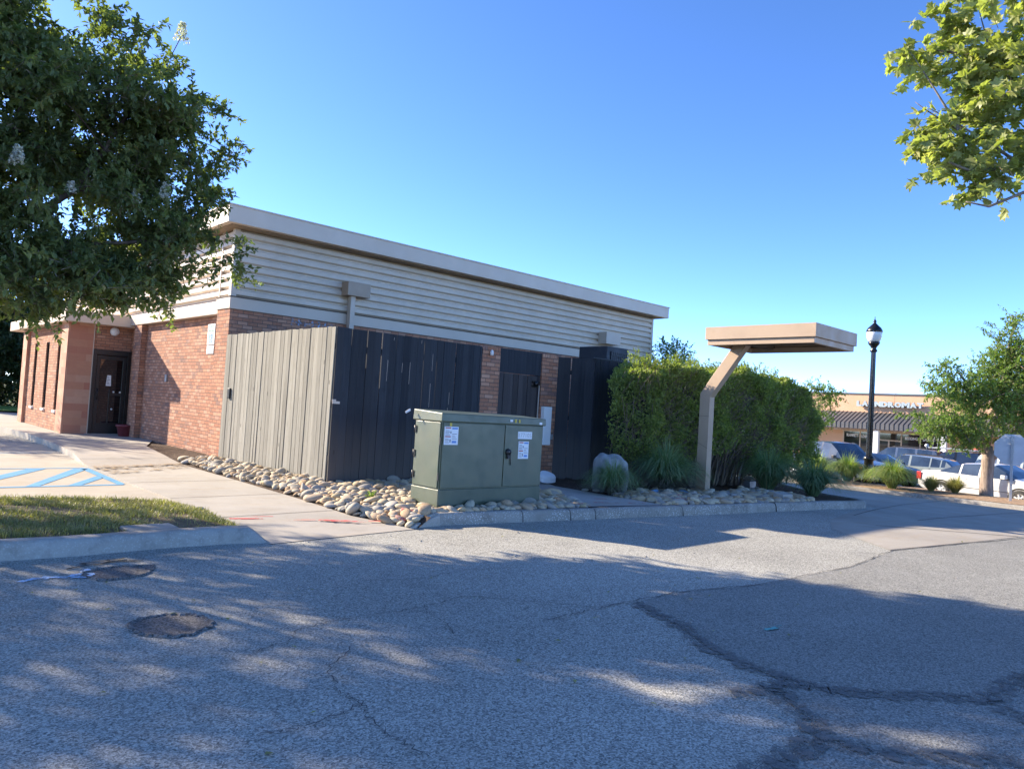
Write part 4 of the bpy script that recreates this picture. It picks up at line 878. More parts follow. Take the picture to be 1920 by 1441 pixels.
# ================================================================== CANOPY
cn = thing('drive_up_canopy', (12.56, 7.85, .15), 'tan flat metal canopy on a single bent post beside the kerb', 'canopy')
mb = MB(); ax0, ax1, ay0, ay1 = 11.8, 13.45, 5.42, 7.50
def frame(mb, x0, x1, y0, y1, z0, z1, t):
    mb.box(x0, y0, z0, x0+t, y1, z1); mb.box(x1-t, y0, z0, x1, y1, z1); mb.box(x0+t, y0, z0, x1-t, y0+t, z1); mb.box(x0+t, y1-t, z0, x1-t, y1, z1)
mb = MB(); frame(mb, ax0, ax1, ay0, ay1, 3.005, 3.235, .05); mb.build('upper_fascia', 'canopy', cn, bevel=.004)
mb = MB(); frame(mb, ax0+.035, ax1-.035, ay0+.035, ay1-.035, 2.905, 3.00, .07); mb.build('lower_fascia', 'canopy', cn, bevel=.004)
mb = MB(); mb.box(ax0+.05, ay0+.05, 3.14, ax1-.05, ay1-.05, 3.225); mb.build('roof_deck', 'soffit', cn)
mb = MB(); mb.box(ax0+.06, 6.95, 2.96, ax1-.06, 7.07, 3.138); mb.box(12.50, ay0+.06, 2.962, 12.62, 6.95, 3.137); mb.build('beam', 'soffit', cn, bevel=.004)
mb = MB(); px0, px1 = 12.475, 12.645
side = [(7.98, .15), (7.76, .15), (7.755, 1.975), (7.02, 2.99), (7.29, 2.99), (7.975, 2.04)]
mb.prism(side, px0, px1, 'x'); mb.build('post', 'canopy', cn, bevel=.006)
mb = MB(); mb.box(px0-.06, 7.70, .12, px1+.06, 8.04, .185); mb.build('foot_plate', 'canopy', cn, bevel=.006)
mb = MB()
for z in (.55, .98): mb.hexa([(px0-.001, 7.757, z), (px0-.001, 7.979, z+.10*(z > .6)), (px0-.0025, 7.979, z+.10*(z > .6)), (px0-.0025, 7.757, z)], [(px0-.001, 7.757, z+.006), (px0-.001, 7.979, z+.006+.10*(z > .6)), (px0-.0025, 7.979, z+.006+.10*(z > .6)), (px0-.0025, 7.757, z+.006)])
mb.box(px0-.0025, 7.757, 1.60, px0-.001, 7.979, 1.606); mb.build('weld_line', 'soffit', cn)

# ================================================================== RIVER STONES
def stone_mesh(seed, mat, sub=2):
    r = np.random.default_rng(seed); bm = bmesh.new(); bmesh.ops.create_icosphere(bm, subdivisions=sub, radius=1)
    k = r.normal(size=(5, 3)); ph = r.random(5)*6
    for v in bm.verts:
        d = v.co.normalized(); f = 1+sum(.06*math.sin(float(np.dot(k[i], d))*1.7+ph[i]) for i in range(5))
        v.co = Vector((d.x*f*1.1, d.y*f*.78, d.z*f*.42))
    me = bpy.data.meshes.new('river_stone'); bm.to_mesh(me); bm.free(); me.materials.append(MT[mat])
    me.polygons.foreach_set('use_smooth', [True]*len(me.polygons)); return me
SM = [stone_mesh(i, 'stone%d' % (i % 6)) for i in range(12)]; SR = [stone_mesh(20+i, 'stone_red') for i in range(2)]; SB = [stone_mesh(30, 'stone_blue')]
bedA = [(5.24, 7.27), (5.62, 7.44), (7.1, 7.22), (8.35, 7.12), (9.1, 8.7), (9.0, 10.5), (6.0, 10.5), (5.92, 15.0), (5.25, 15.1), (5.16, 12.1), (5.18, 10.6), (5.06, 9.0), (5.04, 8.2)]
bedB = [(9.82, 6.82), (11.4, 6.50), (13.4, 6.24), (14.0, 6.35), (14.9, 7.7), (14.6, 8.05), (12.9, 7.6), (11.7, 8.2), (10.9, 8.1), (9.95, 8.0)]
def sample(poly, n, dmin, excl=None):
    xs = [p[0] for p in poly]; ys_ = [p[1] for p in poly]; out = []; tries = 0
    while len(out) < n and tries < 60000:
        tries += 1; p = (random.uniform(min(xs), max(xs)), random.uniform(min(ys_), max(ys_)))
        if not inside(p, poly) or (excl and excl(p)): continue
        if any((p[0]-q[0])**2+(p[1]-q[1])**2 < dmin*dmin for q in out): continue
        out.append(p)
    return out
exA = lambda p: (5.90 < p[0] < 7.86 and 7.62 < p[1] < 8.3) or (5.9 < p[0] < 5.99 and p[1] > 10.5)
exB = lambda p: (12.36 < p[0] < 12.75 and 7.62 < p[1] < 8.1)
SA = sample(bedA, 1500, .074, exA)+[(5.42, 7.40), (5.53, 7.47), (5.36, 7.34), (5.47, 7.52)]; SBp = sample(bedB, 700, .08, exB)
def hbed(x, y):
    return np.interp(x, [np.interp(y, [q[0] for q in RX], [q[1] for q in RX]), 5.5], [zw(y), .128]) if x < 5.5 else .128
allp = []
for p in SA+SBp:
    d = math.hypot(*p); size = random.uniform(.052, .09) if random.random() < .88 else random.uniform(.095, .125)
    hid = (p[0] > 6.0 and p[1] > 8.3 and (p[0]-5.93)/(p[1]-7.65) < 1.5 and p[0] < 8.6) or (p[0] > 7.4 and p[1] > 8.2 and p in SA)
    allp.append((size/d*(.05 if hid else 1), p, size))
allp.sort(key=lambda t: -t[0])
LSTONE = 'rounded tan or grey river stone, larger and near the kerb, lying among the other stones'
stuffV, stuffF, stuffM = [], [], []; nv = 0; cnt = 0
redA = [(5.30, 7.50), (5.45, 7.62), (5.32, 10.15), (8.15, 7.25)]; redB = [(10.6, 7.0), (12.9, 6.9), (13.3, 7.1), (11.0, 7.4)]; bluB = [(11.0, 8.0), (11.5, 7.9), (11.7, 7.75)]
near = lambda p, L, r: any(math.hypot(p[0]-q[0], p[1]-q[1]) < r for q in L)
usedR = 0
for s_, p, size in allp:
    red = near(p, redA+redB, .085) and usedR < 14; blu = near(p, bluB, .09)
    z = hbed(*p)+zg(p[0])+size*random.uniform(.18, .42)
    rot = (random.uniform(-.5, .5), random.uniform(-.5, .5), random.uniform(0, 6.28)); scl = (size*random.uniform(.85, 1.25), size*random.uniform(.85, 1.1), size*random.uniform(.8, 1.3))
    if cnt < 300 or red or blu:
        me = random.choice(SR) if red else (SB[0] if blu else SM[int(random.random()**1.2*12) % 12])
        o = bpy.data.objects.new('river_stone', me); COL.objects.link(o); o.location = (p[0], p[1], z); o.rotation_euler = rot; o.scale = scl
        if red: usedR += 1; tag(o, 'river stone splashed with red marking paint, lying among the plain stones', 'stone', 'red painted river stones')
        elif blu: tag(o, 'river stone painted light blue, lying near the grass tuft by the canopy', 'stone', 'blue painted river stones')
        else: cnt += 1; tag(o, LSTONE, 'stone', 'larger river stones')
    else:
        k = int(random.random()*12); me = SM[k]; from_m = Matrix.LocRotScale(Vector((p[0], p[1], z)), __import__('mathutils').Euler(rot), Vector(scl))
        co_ = np.array([v.co[:] for v in me.vertices]); mm = np.array(from_m); stuffV.append(co_@mm[:3, :3].T+mm[:3, 3]); ff = np.array([q.vertices[:] for q in me.polygons])+nv; nv += len(co_)
        stuffF.append(ff); stuffM.append(np.full(len(ff), k % 6))
o = npmesh('river_stones', np.concatenate(stuffV), np.concatenate(stuffF), ['stone%d' % i for i in range(6)], None, None, None, True, np.concatenate(stuffM))
tag(o, 'mass of smaller river stones filling the beds around the cabinet and canopy', 'stones', kind='stuff')
wd = thing('weed_tuft', (7.05, 9.0, .13), 'small yellow-green weed sprouting among the stones left of the cabinet', 'weed'); wd.location = (5.62, 8.75, .14); ORG[wd.name] = Vector(wd.location)
P = np.array([(5.62+random.uniform(-.04, .04), 8.75+random.uniform(-.04, .04), .15+random.uniform(0, .08)) for _ in range(40)]); V, F, k = leaf_arrays(P, rdir(40)+np.array([0, 0, .6]), .06, .02, False, .3); npmesh('leaves', V, F, 'blade', np.repeat(rng.random(40), k), wd)
# odd pieces in the beds
mb = MB(); mb.hexa([(5.20, 9.95, .06), (5.34, 9.90, .06), (5.36, 9.98, .06), (5.22, 10.05, .06)], [(5.215, 9.97, .24), (5.33, 9.92, .14), (5.345, 9.97, .14), (5.23, 10.03, .24)])
tag(mb.build('concrete_wedge', 'kerb_plain', loc=(5.28, 9.98, .06), bevel=.008), 'broken grey concrete wedge standing in the stones beside the walkway', 'concrete piece')
mb = MB(); mb.smooth = True
pts = [(.19*math.cos(t)*(1 if math.sin(t) > 0 else .95), .19*math.sin(t) if math.sin(t) > 0 else .05*math.sin(t)) for t in np.linspace(0, 2*PI, 22)[:-1]]
q = lambda p, z, s=1: (10.02+p[0]*s*1.05, 9.58+(p[1]*s)*.9, .17+z+.10*(p[1]+.05)/.24)
mb.hexa([q(p, 0) for p in pts], [q(p, .085) for p in pts]); mb.hexa([q(p, .085) for p in pts], [q(p, .115, .88) for p in pts])
tag(mb.build('plastic_lid', 'white', loc=(10.02, 9.58, .15), angle=50), 'white rounded plastic lid lying tilted at the foot of the right pillar', 'lid')
mb = MB(); mb.box(14.45, 7.95, .128, 14.72, 8.15, .28); gb = mb.build('valve_box', 'galv', loc=(14.6, 8.05, .128), bevel=.01); tag(gb, 'small grey box with lifted pale lid under the hedge', 'box'); gb.location = (15.5, 8.5, .06)
mb = MB(); mb.hexa([(14.42, 7.92, .30), (14.76, 7.90, .33), (14.76, 8.18, .36), (14.42, 8.2, .33)], [(14.42, 7.92, .32), (14.76, 7.90, .35), (14.76, 8.18, .38), (14.42, 8.2, .35)]); mb.build('lid', 'pale_wood_and_slit_light', gb)
mb = MB(); mb.hexa([(12.95, 6.42, .16), (13.25, 6.38, .16), (13.3, 6.6, .16), (13.0, 6.64, .16)], [(12.95, 6.42, .24), (13.25, 6.38, .25), (13.3, 6.6, .28), (13.0, 6.64, .27)]); tag(mb.build('paver_block', 'kerb_plain', loc=(13.1, 6.5, .15), bevel=.01), 'grey rectangular paver block lying flat among the right stones', 'paver')
bm = bmesh.new(); bmesh.ops.create_icosphere(bm, subdivisions=4, radius=1); r = np.random.default_rng(3); K = r.normal(size=(9, 3)); ph = r.random(9)*6
for v in bm.verts:
    d = v.co.normalized(); f = 1+sum(.05*math.sin(float(np.dot(K[i], d))*(1.4+i*.5)+ph[i]) for i in range(9)); x, y, z = d*f
    x = math.copysign(abs(x)**.75, x); z = math.copysign(abs(z)**.7, z)
    v.co = Vector((x*.36+z*.02-.03, y*.24, z*.40+.30-.10*x*(z > 0)))
me = bpy.data.meshes.new('boulder'); bm.to_mesh(me); bm.free(); me.materials.append(MT['boulder']); me.polygons.foreach_set('use_smooth', [True]*len(me.polygons))
o = link('boulder', me); o.location = (10.47, 8.42, .128); o.rotation_euler = (0, 0, -.45); o.scale = (.84, .9, .98); tag(o, 'grey upright boulder standing behind a small grass tuft', 'boulder')
for (x, y, r_) in ((10.1, 8.75, .07), (10.25, 8.62, .075)):
    o = bpy.data.objects.new('river_stone', SM[4]); COL.objects.link(o); o.location = (x-.1, y-.1, .15); o.scale = (r_, r_, r_); tag(o, LSTONE, 'stone', 'larger river stones')

# ================================================================== ORNAMENTAL GRASS
def tuft(loc, H, Rr, n, wd, mat, label, droop=1.0, group='ornamental grass tufts', cat='grass tuft', dead=None):
    t = thing('grass_tuft', loc, label, cat, group); P0 = np.array(loc)
    def mk(n, H, Rr, mat, name, lo=.15):
        az = rng.random(n)*2*PI; s = rng.random(n)**.6; h = H*rng.uniform(.6, 1.1, n)*(1-.25*s); rr = Rr*(lo+(1-lo)*s)*rng.uniform(.8, 1.15, n)
        b = P0+np.stack([np.cos(az), np.sin(az), np.zeros(n)], 1)*(.10*Rr*rng.random(n)[:, None]); K = 6; L = []
        az2 = az+rng.normal(size=n)*.15
        for i in range(K):
            u = i/(K-1); q_ = np.minimum(1, s*droop); z = h*((1.5+.9*q_)*u-(.52+1.6*q_)*u*u); ra = rr*u**1.08; a = az+(az2-az)*u
            c = b+np.stack([np.cos(a)*ra, np.sin(a)*ra, np.maximum(z, .01)], 1); S = np.stack([-np.sin(a), np.cos(a), np.zeros(n)], 1)*(wd*.5*(1-u*.85))
            L += [c-S, c+S]
        V = np.stack(L, 1).reshape(-1, 3); F = np.array([[2*i, 2*i+1, 2*i+3, 2*i+2] for i in range(K-1)]); F = (F[None]+(np.arange(n)*2*K)[:, None, None]).reshape(-1, 4)
        return npmesh(name, V, F, mat, np.repeat(rng.random(n), K-1), t)
    mk(n, H, Rr, mat, 'blades')
    if dead: mk(int(n*.35), H*.45, Rr*1.05, dead, 'dry_blades', .45)
    return t
MT['blade_grey'] = mk_leaf('blade_grey', (.12, .12, .095), (.22, .21, .17), None, .2)
tuft((10.08, 8.10, .12), .78, .62, 900, .012, 'blade_dark', 'small grass tuft with grey dry skirt in front of the boulder', 1.1, None, dead='blade_grey')
tuft((11.7, 8.15, .12), 1.12, .92, 1500, .018, 'blade_dark', 'big dark green grass tuft left of the canopy post', .9, None, dead='blade_grey')
tuft((15.1, 7.85, .06), 1.15, .95, 1300, .019, 'blade_dark', 'dark grass tuft to the right of the small grey box under the hedge', .8, None)
tuft((15.55, 7.05, .03), .95, .95, 1500, .019, 'blade_dark', 'dark grass tuft at the kerb tip of the planting bed', 1.0, None)
tuft((27.74, 11.32, -.41), 1.2, .98, 1700, .022, 'blade', 'bright green grass tuft left of the street lamp', 1.0, None)
tuft((28.81, 12.96, -.41), 1.2, .95, 1100, .022, 'blade', 'bright grass tuft half hidden behind the dark grasses by the hedge end', 1.0, None)
tuft((26.80, 9.42, -.41), 1.2, 1.08, 1900, .022, 'blade', 'bright green grass tuft right of the street lamp', 1.0, None)
tuft((27.38, 8.39, -.41), .66, .50, 700, .02, 'blade_dry', 'brownish grass clump in front of the white sedan rear wheel', .5, None)
tuft((27.65, 7.74, -.41), .70, .55, 800, .02, 'blade_dry', 'brownish grass clump in front of the white sedan rear door, by the trunk', .5, None)

# ================================================================== HEDGE
hd = thing('hedge', (14.4, 9.0, .13), 'tall clipped green hedge with a lit top and bare twigs below', 'hedge')
hx = np.array([11.15, 11.6, 12.6, 14.0, 15.5, 16.8, 17.6, 18.1]); hyf = np.array([9.00, 8.52, 8.36, 8.26, 8.10, 8.0, 8.0, 8.15]); htop = np.array([2.22, 2.46, 2.52, 2.58, 2.64, 2.50, 2.22, 1.75])
def hedge_pts(n):
    out = []
    x = 11.05+rng.random(n)*7.1; f = np.interp(x, hx, hyf); t = np.interp(x, hx, htop)+.06*np.sin(x*3.1)+.05*np.sin(x*7.7+1)
    yb = f+1.45; sel = rng.random(n); d = np.abs(rng.normal(size=n))*.13
    front = sel < .5; top = (sel >= .5) & (sel < .84)
    zlow = .75+.22*np.sin(x*2.3)+.12*np.sin(x*5.1+2); zlow = np.where(x < 12.2, .55, zlow); zlow = np.where(x > 15.6, .5, zlow)
    z = np.where(front, zlow+(t-zlow)*rng.random(n)**.8, np.where(top, t-d, zlow+(t-zlow)*rng.random(n)))
    bulge = .14*np.sin(x*2.9+z*2)+.10*np.sin(x*6.3-z*4)+.06*np.sin(z*9+x*3)
    round_ = np.maximum(0, z-(t-.35))**2*1.6+np.maximum(0, zlow+.5-z)*.35
    y = np.where(front, f+d+bulge*.6+round_, np.where(top, f+.05+(yb-f)*rng.random(n), f+(yb-f)*rng.random(n)))
    return np.stack([x, y, z], 1), front
P, fr = hedge_pts(82000); k_ = (P[:, 0] > 11.03+(P[:, 1]-9)*1.24+.08*np.sin(P[:, 2]*7+P[:, 1]*5)+.05*rng.normal(size=len(P))) & (P[:, 1] < 9.9); P = P[k_]; fr = fr[k_]
# gaps where stems show on the front face
gap = np.sin(P[:, 0]*5.3+P[:, 2]*3.7)*np.sin(P[:, 2]*6.1-P[:, 0]*2.2)+.6*np.sin(P[:, 0]*13+P[:, 2]*9); keep = ~(fr & (gap > .22) & (rng.random(len(P)) < .85) & (P[:, 2] < 2.25)); P = P[keep]
D = rdir(len(P))*.8+np.array([-.1, -.45, .25]); V, F, k = leaf_arrays(P, D, .078*rng.uniform(.6, 1.3, len(P)), .036*rng.uniform(.7, 1.3, len(P)), False, .40)
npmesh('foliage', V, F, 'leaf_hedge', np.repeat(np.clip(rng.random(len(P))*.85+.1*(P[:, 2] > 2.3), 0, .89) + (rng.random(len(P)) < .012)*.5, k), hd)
# sprigs above the top
sp = [((x, np.interp(x, hx, hyf)+random.uniform(.2, 1.0), np.interp(x, hx, htop)+random.uniform(.0, .14)), (.10, .10, random.uniform(.08, .26))) for x in np.concatenate([rng.uniform(11.5, 17.6, 55), rng.normal(15.3, .5, 16), rng.normal(13.2, .15, 6), rng.normal(11.9, .2, 5)])]
foliage(hd, [q for q in sp if q[0][0] > 11.25+(q[0][1]-9)*1.24], 520, 12, .16, .058, .027, 'leaf_hedge', .9, .05, name='sprigs', twig_r=.003)
mb = MB()
for i in range(150):
    x = random.uniform(11.5, 17.4); f = np.interp(x, hx, hyf); y0 = f+random.uniform(.45, .9)
    mb.tube(bez((x, y0, .1), (x+random.uniform(-.15, .15), y0-.1, 1.0), (x+random.uniform(-.8, .8), f+random.uniform(-.02, .3), random.uniform(1.1, 2.2)), 6), [.022, .018, .013, .010, .007, .004], 5, False)
for i in range(850):
    x = random.uniform(11.3, 17.8); f = np.interp(x, hx, hyf); z = random.uniform(.7, 2.2); b = random.uniform(-.06, .15)
    mb.tube(bez((x, f+.3, z), (x+random.uniform(-.2, .2), f+.15, z+.15), (x+random.uniform(-.4, .4), f+b-.06, z+random.uniform(.1, .5)), 4), [.008, .007, .005, .003], 4, False)
mb.build('branches', 'twig', hd)

# ================================================================== TREES
def at_tree(name, loc, label, cat='tree', group=None): return thing(name, loc, label, cat, group)
mt = at_tree('flowering_tree', (.15, 10.6, .12), 'dark leafy tree with white flower clusters filling the upper left corner')
ML = [((1.65, 11.26, 5.79), 1.31), ((2.45, 10.54, 5.23), 1.0), ((2.95, 10.38, 5.0), .80), ((1.67, 10.64, 3.99), 1.44), ((2.81, 10.66, 4.3), 1.0), ((3.45, 10.25, 4.42), .48), ((3.33, 10.15, 3.57), .60), ((3.82, 9.77, 3.24), .26), ((2.95, 10.2, 3.05), .66), ((2.22, 10.25, 3.05), .84), ((1.57, 10.55, 3.0), .88), ((3.45, 10.2, 5.40), .34), ((.37, 11.6, 5.26), 1.59), ((.2, 11.2, 3.6), 1.3), ((.3, 10.6, 6.4), 1.2), ((-1.2, 10.9, 4.8), 1.4), ((3.62, 9.95, 4.0), .22), ((3.75, 9.9, 4.75), .22), ((1.5, 9.9, 2.62), (.8, .6, .34)), ((2.1, 9.9, 2.66), (.7, .5, .32)), ((2.7, 10.0, 2.75), (.5, .4, .26)), ((3.15, 10.2, 3.9), .62), ((3.0, 10.2, 3.4), .6), ((3.3, 10.1, 3.02), .36), ((2.5, 10.3, 3.6), .75), ((1.6, 10.2, 3.6), .8), ((1.9, 10.0, 2.52), (.8, .4, .2)), ((2.6, 10.1, 2.62), (.55, .3, .2)), ((1.35, 9.9, 2.5), (.5, .4, .2))]
r_ = np.random.default_rng(5); ML2 = []
for c, q in ML:
    q3 = np.array(q if hasattr(q, '__len__') else (q,)*3, float)
    if q3.max() < .3: ML2.append((c, tuple(q3))); continue
    for i in range(12 if q3.max() > .8 else 7):
        d = r_.normal(size=3); d /= np.linalg.norm(d); p = np.array(c)+d*q3*r_.uniform(.2, .98)
        ML2.append((tuple(p), (q3[0]*.46, q3[1]*.46, q3[2]*.24)))
crown, P0 = foliage(mt, ML2, 5600, 26, .46, .088, .047, 'leaf_myrtle', .12, .12, inner=.1)
forks = [(.15, 10.6, 1.4), (.5, 10.7, 2.2), (-.2, 10.8, 2.3), (.9, 10.6, 3.0), (1.2, 10.9, 3.8), (.6, 11.1, 3.6), (1.6, 10.6, 3.4), (2.1, 10.5, 3.9), (1.5, 10.9, 4.6), (2.4, 10.5, 4.5), (.2, 11.2, 4.5), (-.8, 10.9, 3.4)]
mb = MB()
for pts, r in (([(.1, 10.6, .05), (.15, 10.6, .8), (.5, 10.7, 2.2), (.9, 10.6, 3.0), (1.6, 10.6, 3.4), (2.1, 10.5, 3.9), (2.4, 10.5, 4.5), (2.7, 10.4, 5.2)], .09), ([(.2, 10.65, .05), (.25, 10.75, 1.2), (.6, 11.1, 3.0), (1.2, 10.9, 3.8), (1.5, 10.9, 4.6), (1.7, 11.2, 5.8)], .08), ([(.0, 10.65, .05), (-.1, 10.8, 1.2), (-.2, 10.8, 2.3), (.2, 11.2, 4.5), (.3, 11.4, 5.8)], .08), ([(-.05, 10.55, .05), (-.3, 10.6, 1.5), (-.8, 10.9, 3.4), (-1.2, 11, 5)], .07), ([(.9, 10.6, 2.9), (1.7, 10.3, 3.1), (2.6, 10.2, 3.3), (3.4, 10.1, 3.5)], .045)):
    n = len(pts); mb.tube(pts, [r*(1-.8*i/(n-1)) for i in range(n)], 8)
mb.build('trunk', 'bark_myrtle', mt); forks += [(1.65, 11.0, 5.4), (2.4, 10.5, 5.0), (2.9, 10.4, 4.9), (2.8, 10.6, 4.2), (1.6, 10.6, 4.0), (2.3, 10.2, 3.1), (3.1, 10.15, 3.45), (1.5, 10.5, 3.0), (.3, 11.3, 5.4), (.2, 10.8, 6.0), (-1.2, 10.9, 4.6)]; limbs(mt, forks, P0, 340, .015, 'bark_myrtle', r1=.003, maxlen=1.0)
def flower(parent, c, s):
    c = np.array(c); n = int(330*s/.2); t = rng.random(n); d = unit(rdir(n)*np.array([1, 1, .01])); r_ = s*.48*(1-t*.8)*rng.random(n)**.4+.008
    P = c+np.stack([d[:, 0]*r_, d[:, 1]*r_, (t-.4)*s*1.15], 1); V, F, k = leaf_arrays(P, rdir(n), .026, .026, False, .2)
    npmesh('flower_cluster', V, F, 'flower', np.repeat(rng.random(n), k), parent)
FL = [((3.18, 10.35, 6.28), .22), ((2.98, 9.85, 3.98), .17), ((2.60, 9.7, 3.80), .13), ((1.36, 9.6, 3.93), .17), ((1.92, 9.75, 3.75), .11)]
for c, s in FL: flower(mt, c, s)
mb = MB(); mb.tube([(2.95, 10.4, 5.6), (3.08, 10.38, 5.95), (3.18, 10.35, 6.25)], .006, 5); mb.build('stem', 'bark_myrtle', mt)
foliage(mt, [((3.12, 10.36, 5.85), .16)], 16, 10, .2, .06, .032, 'leaf_myrtle', .6, name='sprig')
foliage(mt, [((4.02, 9.62, 3.02), (.22, .12, .05)), ((3.92, 9.75, 3.52), (.16, .1, .08))], 18, 9, .2, .055, .03, 'leaf_myrtle', .0, .3, name='sprig')
# fallen leaves and bits on the asphalt
P = np.array([(random.uniform(1, 8), random.uniform(2.2, 6.8), .012) for _ in range(46)]+[(12.0, 3.25, .02), (12.1, 3.2, .02), (2.9, 3.3, .012)])
V, F, k = leaf_arrays(P, rdir(len(P))*np.array([1, 1, .05]), rng.uniform(.025, .06, len(P)), rng.uniform(.012, .03, len(P)), False, .97)
tag(npmesh('leaf_litter', V, F, MT['blade_dry'], np.repeat(rng.random(len(P)), k)), 'small dry leaves and bits scattered on the asphalt', 'leaves', kind='stuff')
# trees left of the picture whose shade reaches the asphalt and the brick wall
def copy_tree(src, loc, rz, sc, label, group=None, skip=('flower_cluster', 'stem', 'sprig')):
    c = src.copy(); COL.objects.link(c); c.location = loc; c.rotation_euler = (0, 0, rz); c.scale = (sc, sc, sc); c['label'] = label
    if group: c['group'] = group
    for ch in src.children:
        if ch.name.split('.')[0] in skip: continue
        k = ch.copy(); COL.objects.link(k); k.parent = c
    return c
SHADE = [((-4.6, 12.8, .1), 1.2, 1.05, 'leafy tree left of the lot shading the near left asphalt'), ((-2.2, 14.6, .0), 2.6, .95, 'leafy tree left of the lot shading the middle of the asphalt'), ((-8.2, 13.2, .0), 4.2, 1.1, 'leafy tree far left of the lot shading the lower left asphalt'), ((.2, 27.0, 0.05), .7, .8, 'leafy tree throwing its shade on the side brick wall')]
first = None
for loc, rz, sc, lb in SHADE:
    if first is None:
        first = at_tree('shade_tree', (0, 0, 0), lb); SL = [((0, 0, 5.2), (2.2, 2.2, 1.6)), ((1.4, .6, 4.4), (1.5, 1.5, 1.1)), ((-1.5, -.5, 4.5), (1.5, 1.5, 1.1)), ((.2, 1.5, 4.3), (1.4, 1.4, 1.1)), ((0, -1.6, 4.6), (1.4, 1.4, 1.1))]
        foliage(first, SL, 1500, 26, .55, .075, .042, 'leaf_myrtle', .15, .12, inner=.2)
        mb = MB(); mb.tube([(0, 0, 0), (.05, 0, 1.5), (0, .1, 3), (.1, 0, 5.5)], [.16, .13, .1, .03], 8)
        for a in range(6): mb.tube([(0, .1, 2.4), (.8*math.cos(a), .8*math.sin(a), 3.6), (1.9*math.cos(a), 1.9*math.sin(a), 4.9)], [.07, .05, .015], 6)
        mb.build('trunk', 'bark_myrtle', first); first.location = loc; first.rotation_euler = (0, 0, rz); first.scale = (sc, sc, sc)
    else: copy_tree(first, loc, rz, sc, lb)

pt = at_tree('plane_tree', (9.9, .3, .0), 'bright yellow-green broad-leaved tree entering at the upper right corner')
PL = [((8.48, 2.16, 5.65), .62), ((8.48, 2.52, 5.33), .48), ((7.95, 2.82, 5.37), .16), ((7.95, 2.85, 4.97), .12), ((8.30, 2.22, 4.67), .50), ((8.27, 2.50, 4.46), .34), ((8.16, 1.89, 4.20), .26), ((8.34, 2.22, 4.06), .18), ((8.62, 1.70, 5.04), .76), ((8.36, 2.52, 5.9), .30), ((8.02, 2.40, 4.36), .26), ((8.2, 2.12, 4.0), .26), ((7.98, 2.64, 4.62), .16), ((8.05, 2.2, 4.02), .16), ((7.93, 2.5, 4.3), .14), ((9.4, 1.3, 5.7), .95), ((9.5, 1.3, 4.75), .75), ((9.9, .3, 6.3), 1.5), ((10.6, -.3, 5.2), 1.3), ((9.2, -.6, 5.6), 1.3)]
crown, P0 = foliage(pt, PL, 1600, 11, .32, .105, .125, 'leaf_plane', .2, .15, True, .25, twig_r=.004, flat=.55)
mb = MB()
mb.tube([(9.9, .3, -.05), (9.95, .3, 1.2), (10.03, .5, 2.4), (9.9, .6, 3.6), (9.8, .5, 5.2), (9.8, .4, 6.8)], [.16, .14, .125, .11, .08, .03], 10); mb.build('trunk', 'bark_plane', pt)
mb = MB()
for pts, r in (([(9.95, .55, 3.0), (9.2, 1.3, 3.8), (8.42, 1.87, 4.17), (8.05, 2.25, 4.12), (7.9, 2.4, 4.2)], .04), ([(9.9, .6, 3.3), (9.2, 1.2, 3.6), (8.44, 1.87, 3.93), (8.2, 2.1, 3.77), (8.02, 2.25, 3.8)], .03), ([(8.42, 1.87, 4.17), (8.3, 2.1, 4.4), (8.1, 2.4, 4.65), (7.95, 2.6, 4.8)], .018), ([(9.85, .6, 4.2), (9.1, 1.4, 4.9), (8.5, 2.2, 5.4), (8.1, 2.7, 5.5)], .035), ([(8.6, 1.95, 4.3), (8.15, 2.35, 4.55), (7.93, 2.62, 4.78), (7.86, 2.7, 4.86)], .014), ([(8.0, 2.52, 4.7), (7.85, 2.68, 4.66)], .005), ([(8.25, 2.05, 3.8), (8.3, 2.02, 3.95), (8.22, 2.1, 4.02)], .008)):
    n = len(pts); mb.tube(pts, [r*(1-.78*i/(n-1)) for i in range(n)], 6)
mb.build('limbs', 'bark_plane', pt); limbs(pt, [(9.2, 1.3, 3.8), (8.42, 1.87, 4.17), (9.1, 1.4, 4.9), (8.5, 2.2, 5.4), (9.8, .5, 5.2), (8.1, 2.4, 4.65)], P0, 90, .012, 'bark_plane', 'branches', .003)

el = at_tree('street_tree', (22.25, 5.5, .1), 'light green street tree with a stout trunk in front of the white sedan')
EL = [((20.92, 5.92, 1.78), (.75, .75, .38)), ((21.96, 5.49, 2.15), (1.1, 1.1, .85)), ((23.0, 5.16, 2.98), 1.1), ((21.45, 5.97, 2.72), (.62, .62, .55)), ((20.8, 6.13, 3.21), (.42, .42, .28)), ((22.14, 5.24, 4.05), (.5, .5, .55)), ((20.05, 6.25, 1.75), (.45, .45, .18)), ((20.3, 6.75, 2.0), (.3, .3, .07)), ((22.78, 4.73, 1.95), .8), ((22.83, 4.58, 4.0), (.95, .95, .8)), ((23.84, 4.39, 2.77), 1.1), ((24, 3.8, 4.2), 1.2), ((21.0, 5.9, 2.65), (.5, .5, .3)), ((22.2, 5.3, 3.2), (.55, .55, .4)), ((21.2, 5.6, 1.35), (.3, .3, .25)), ((20.6, 6.15, 1.6), (.6, .5, .3)), ((20.5, 6.25, 2.75), (.5, .4, .3)), ((20.35, 6.05, 2.35), (.4, .4, .3)), ((20.9, 5.7, 1.4), (.4, .4, .22)), ((22.0, 5.2, 3.0), (.9, .9, .7)), ((22.6, 4.9, 3.4), (.9, .9, .8)), ((22.5, 5.1, 4.65), (.25, .25, .35))]
crown, P0 = foliage(el, EL, 2700, 22, .42, .078, .042, 'leaf_elm', .15, .1, inner=.25, twig_r=.006)
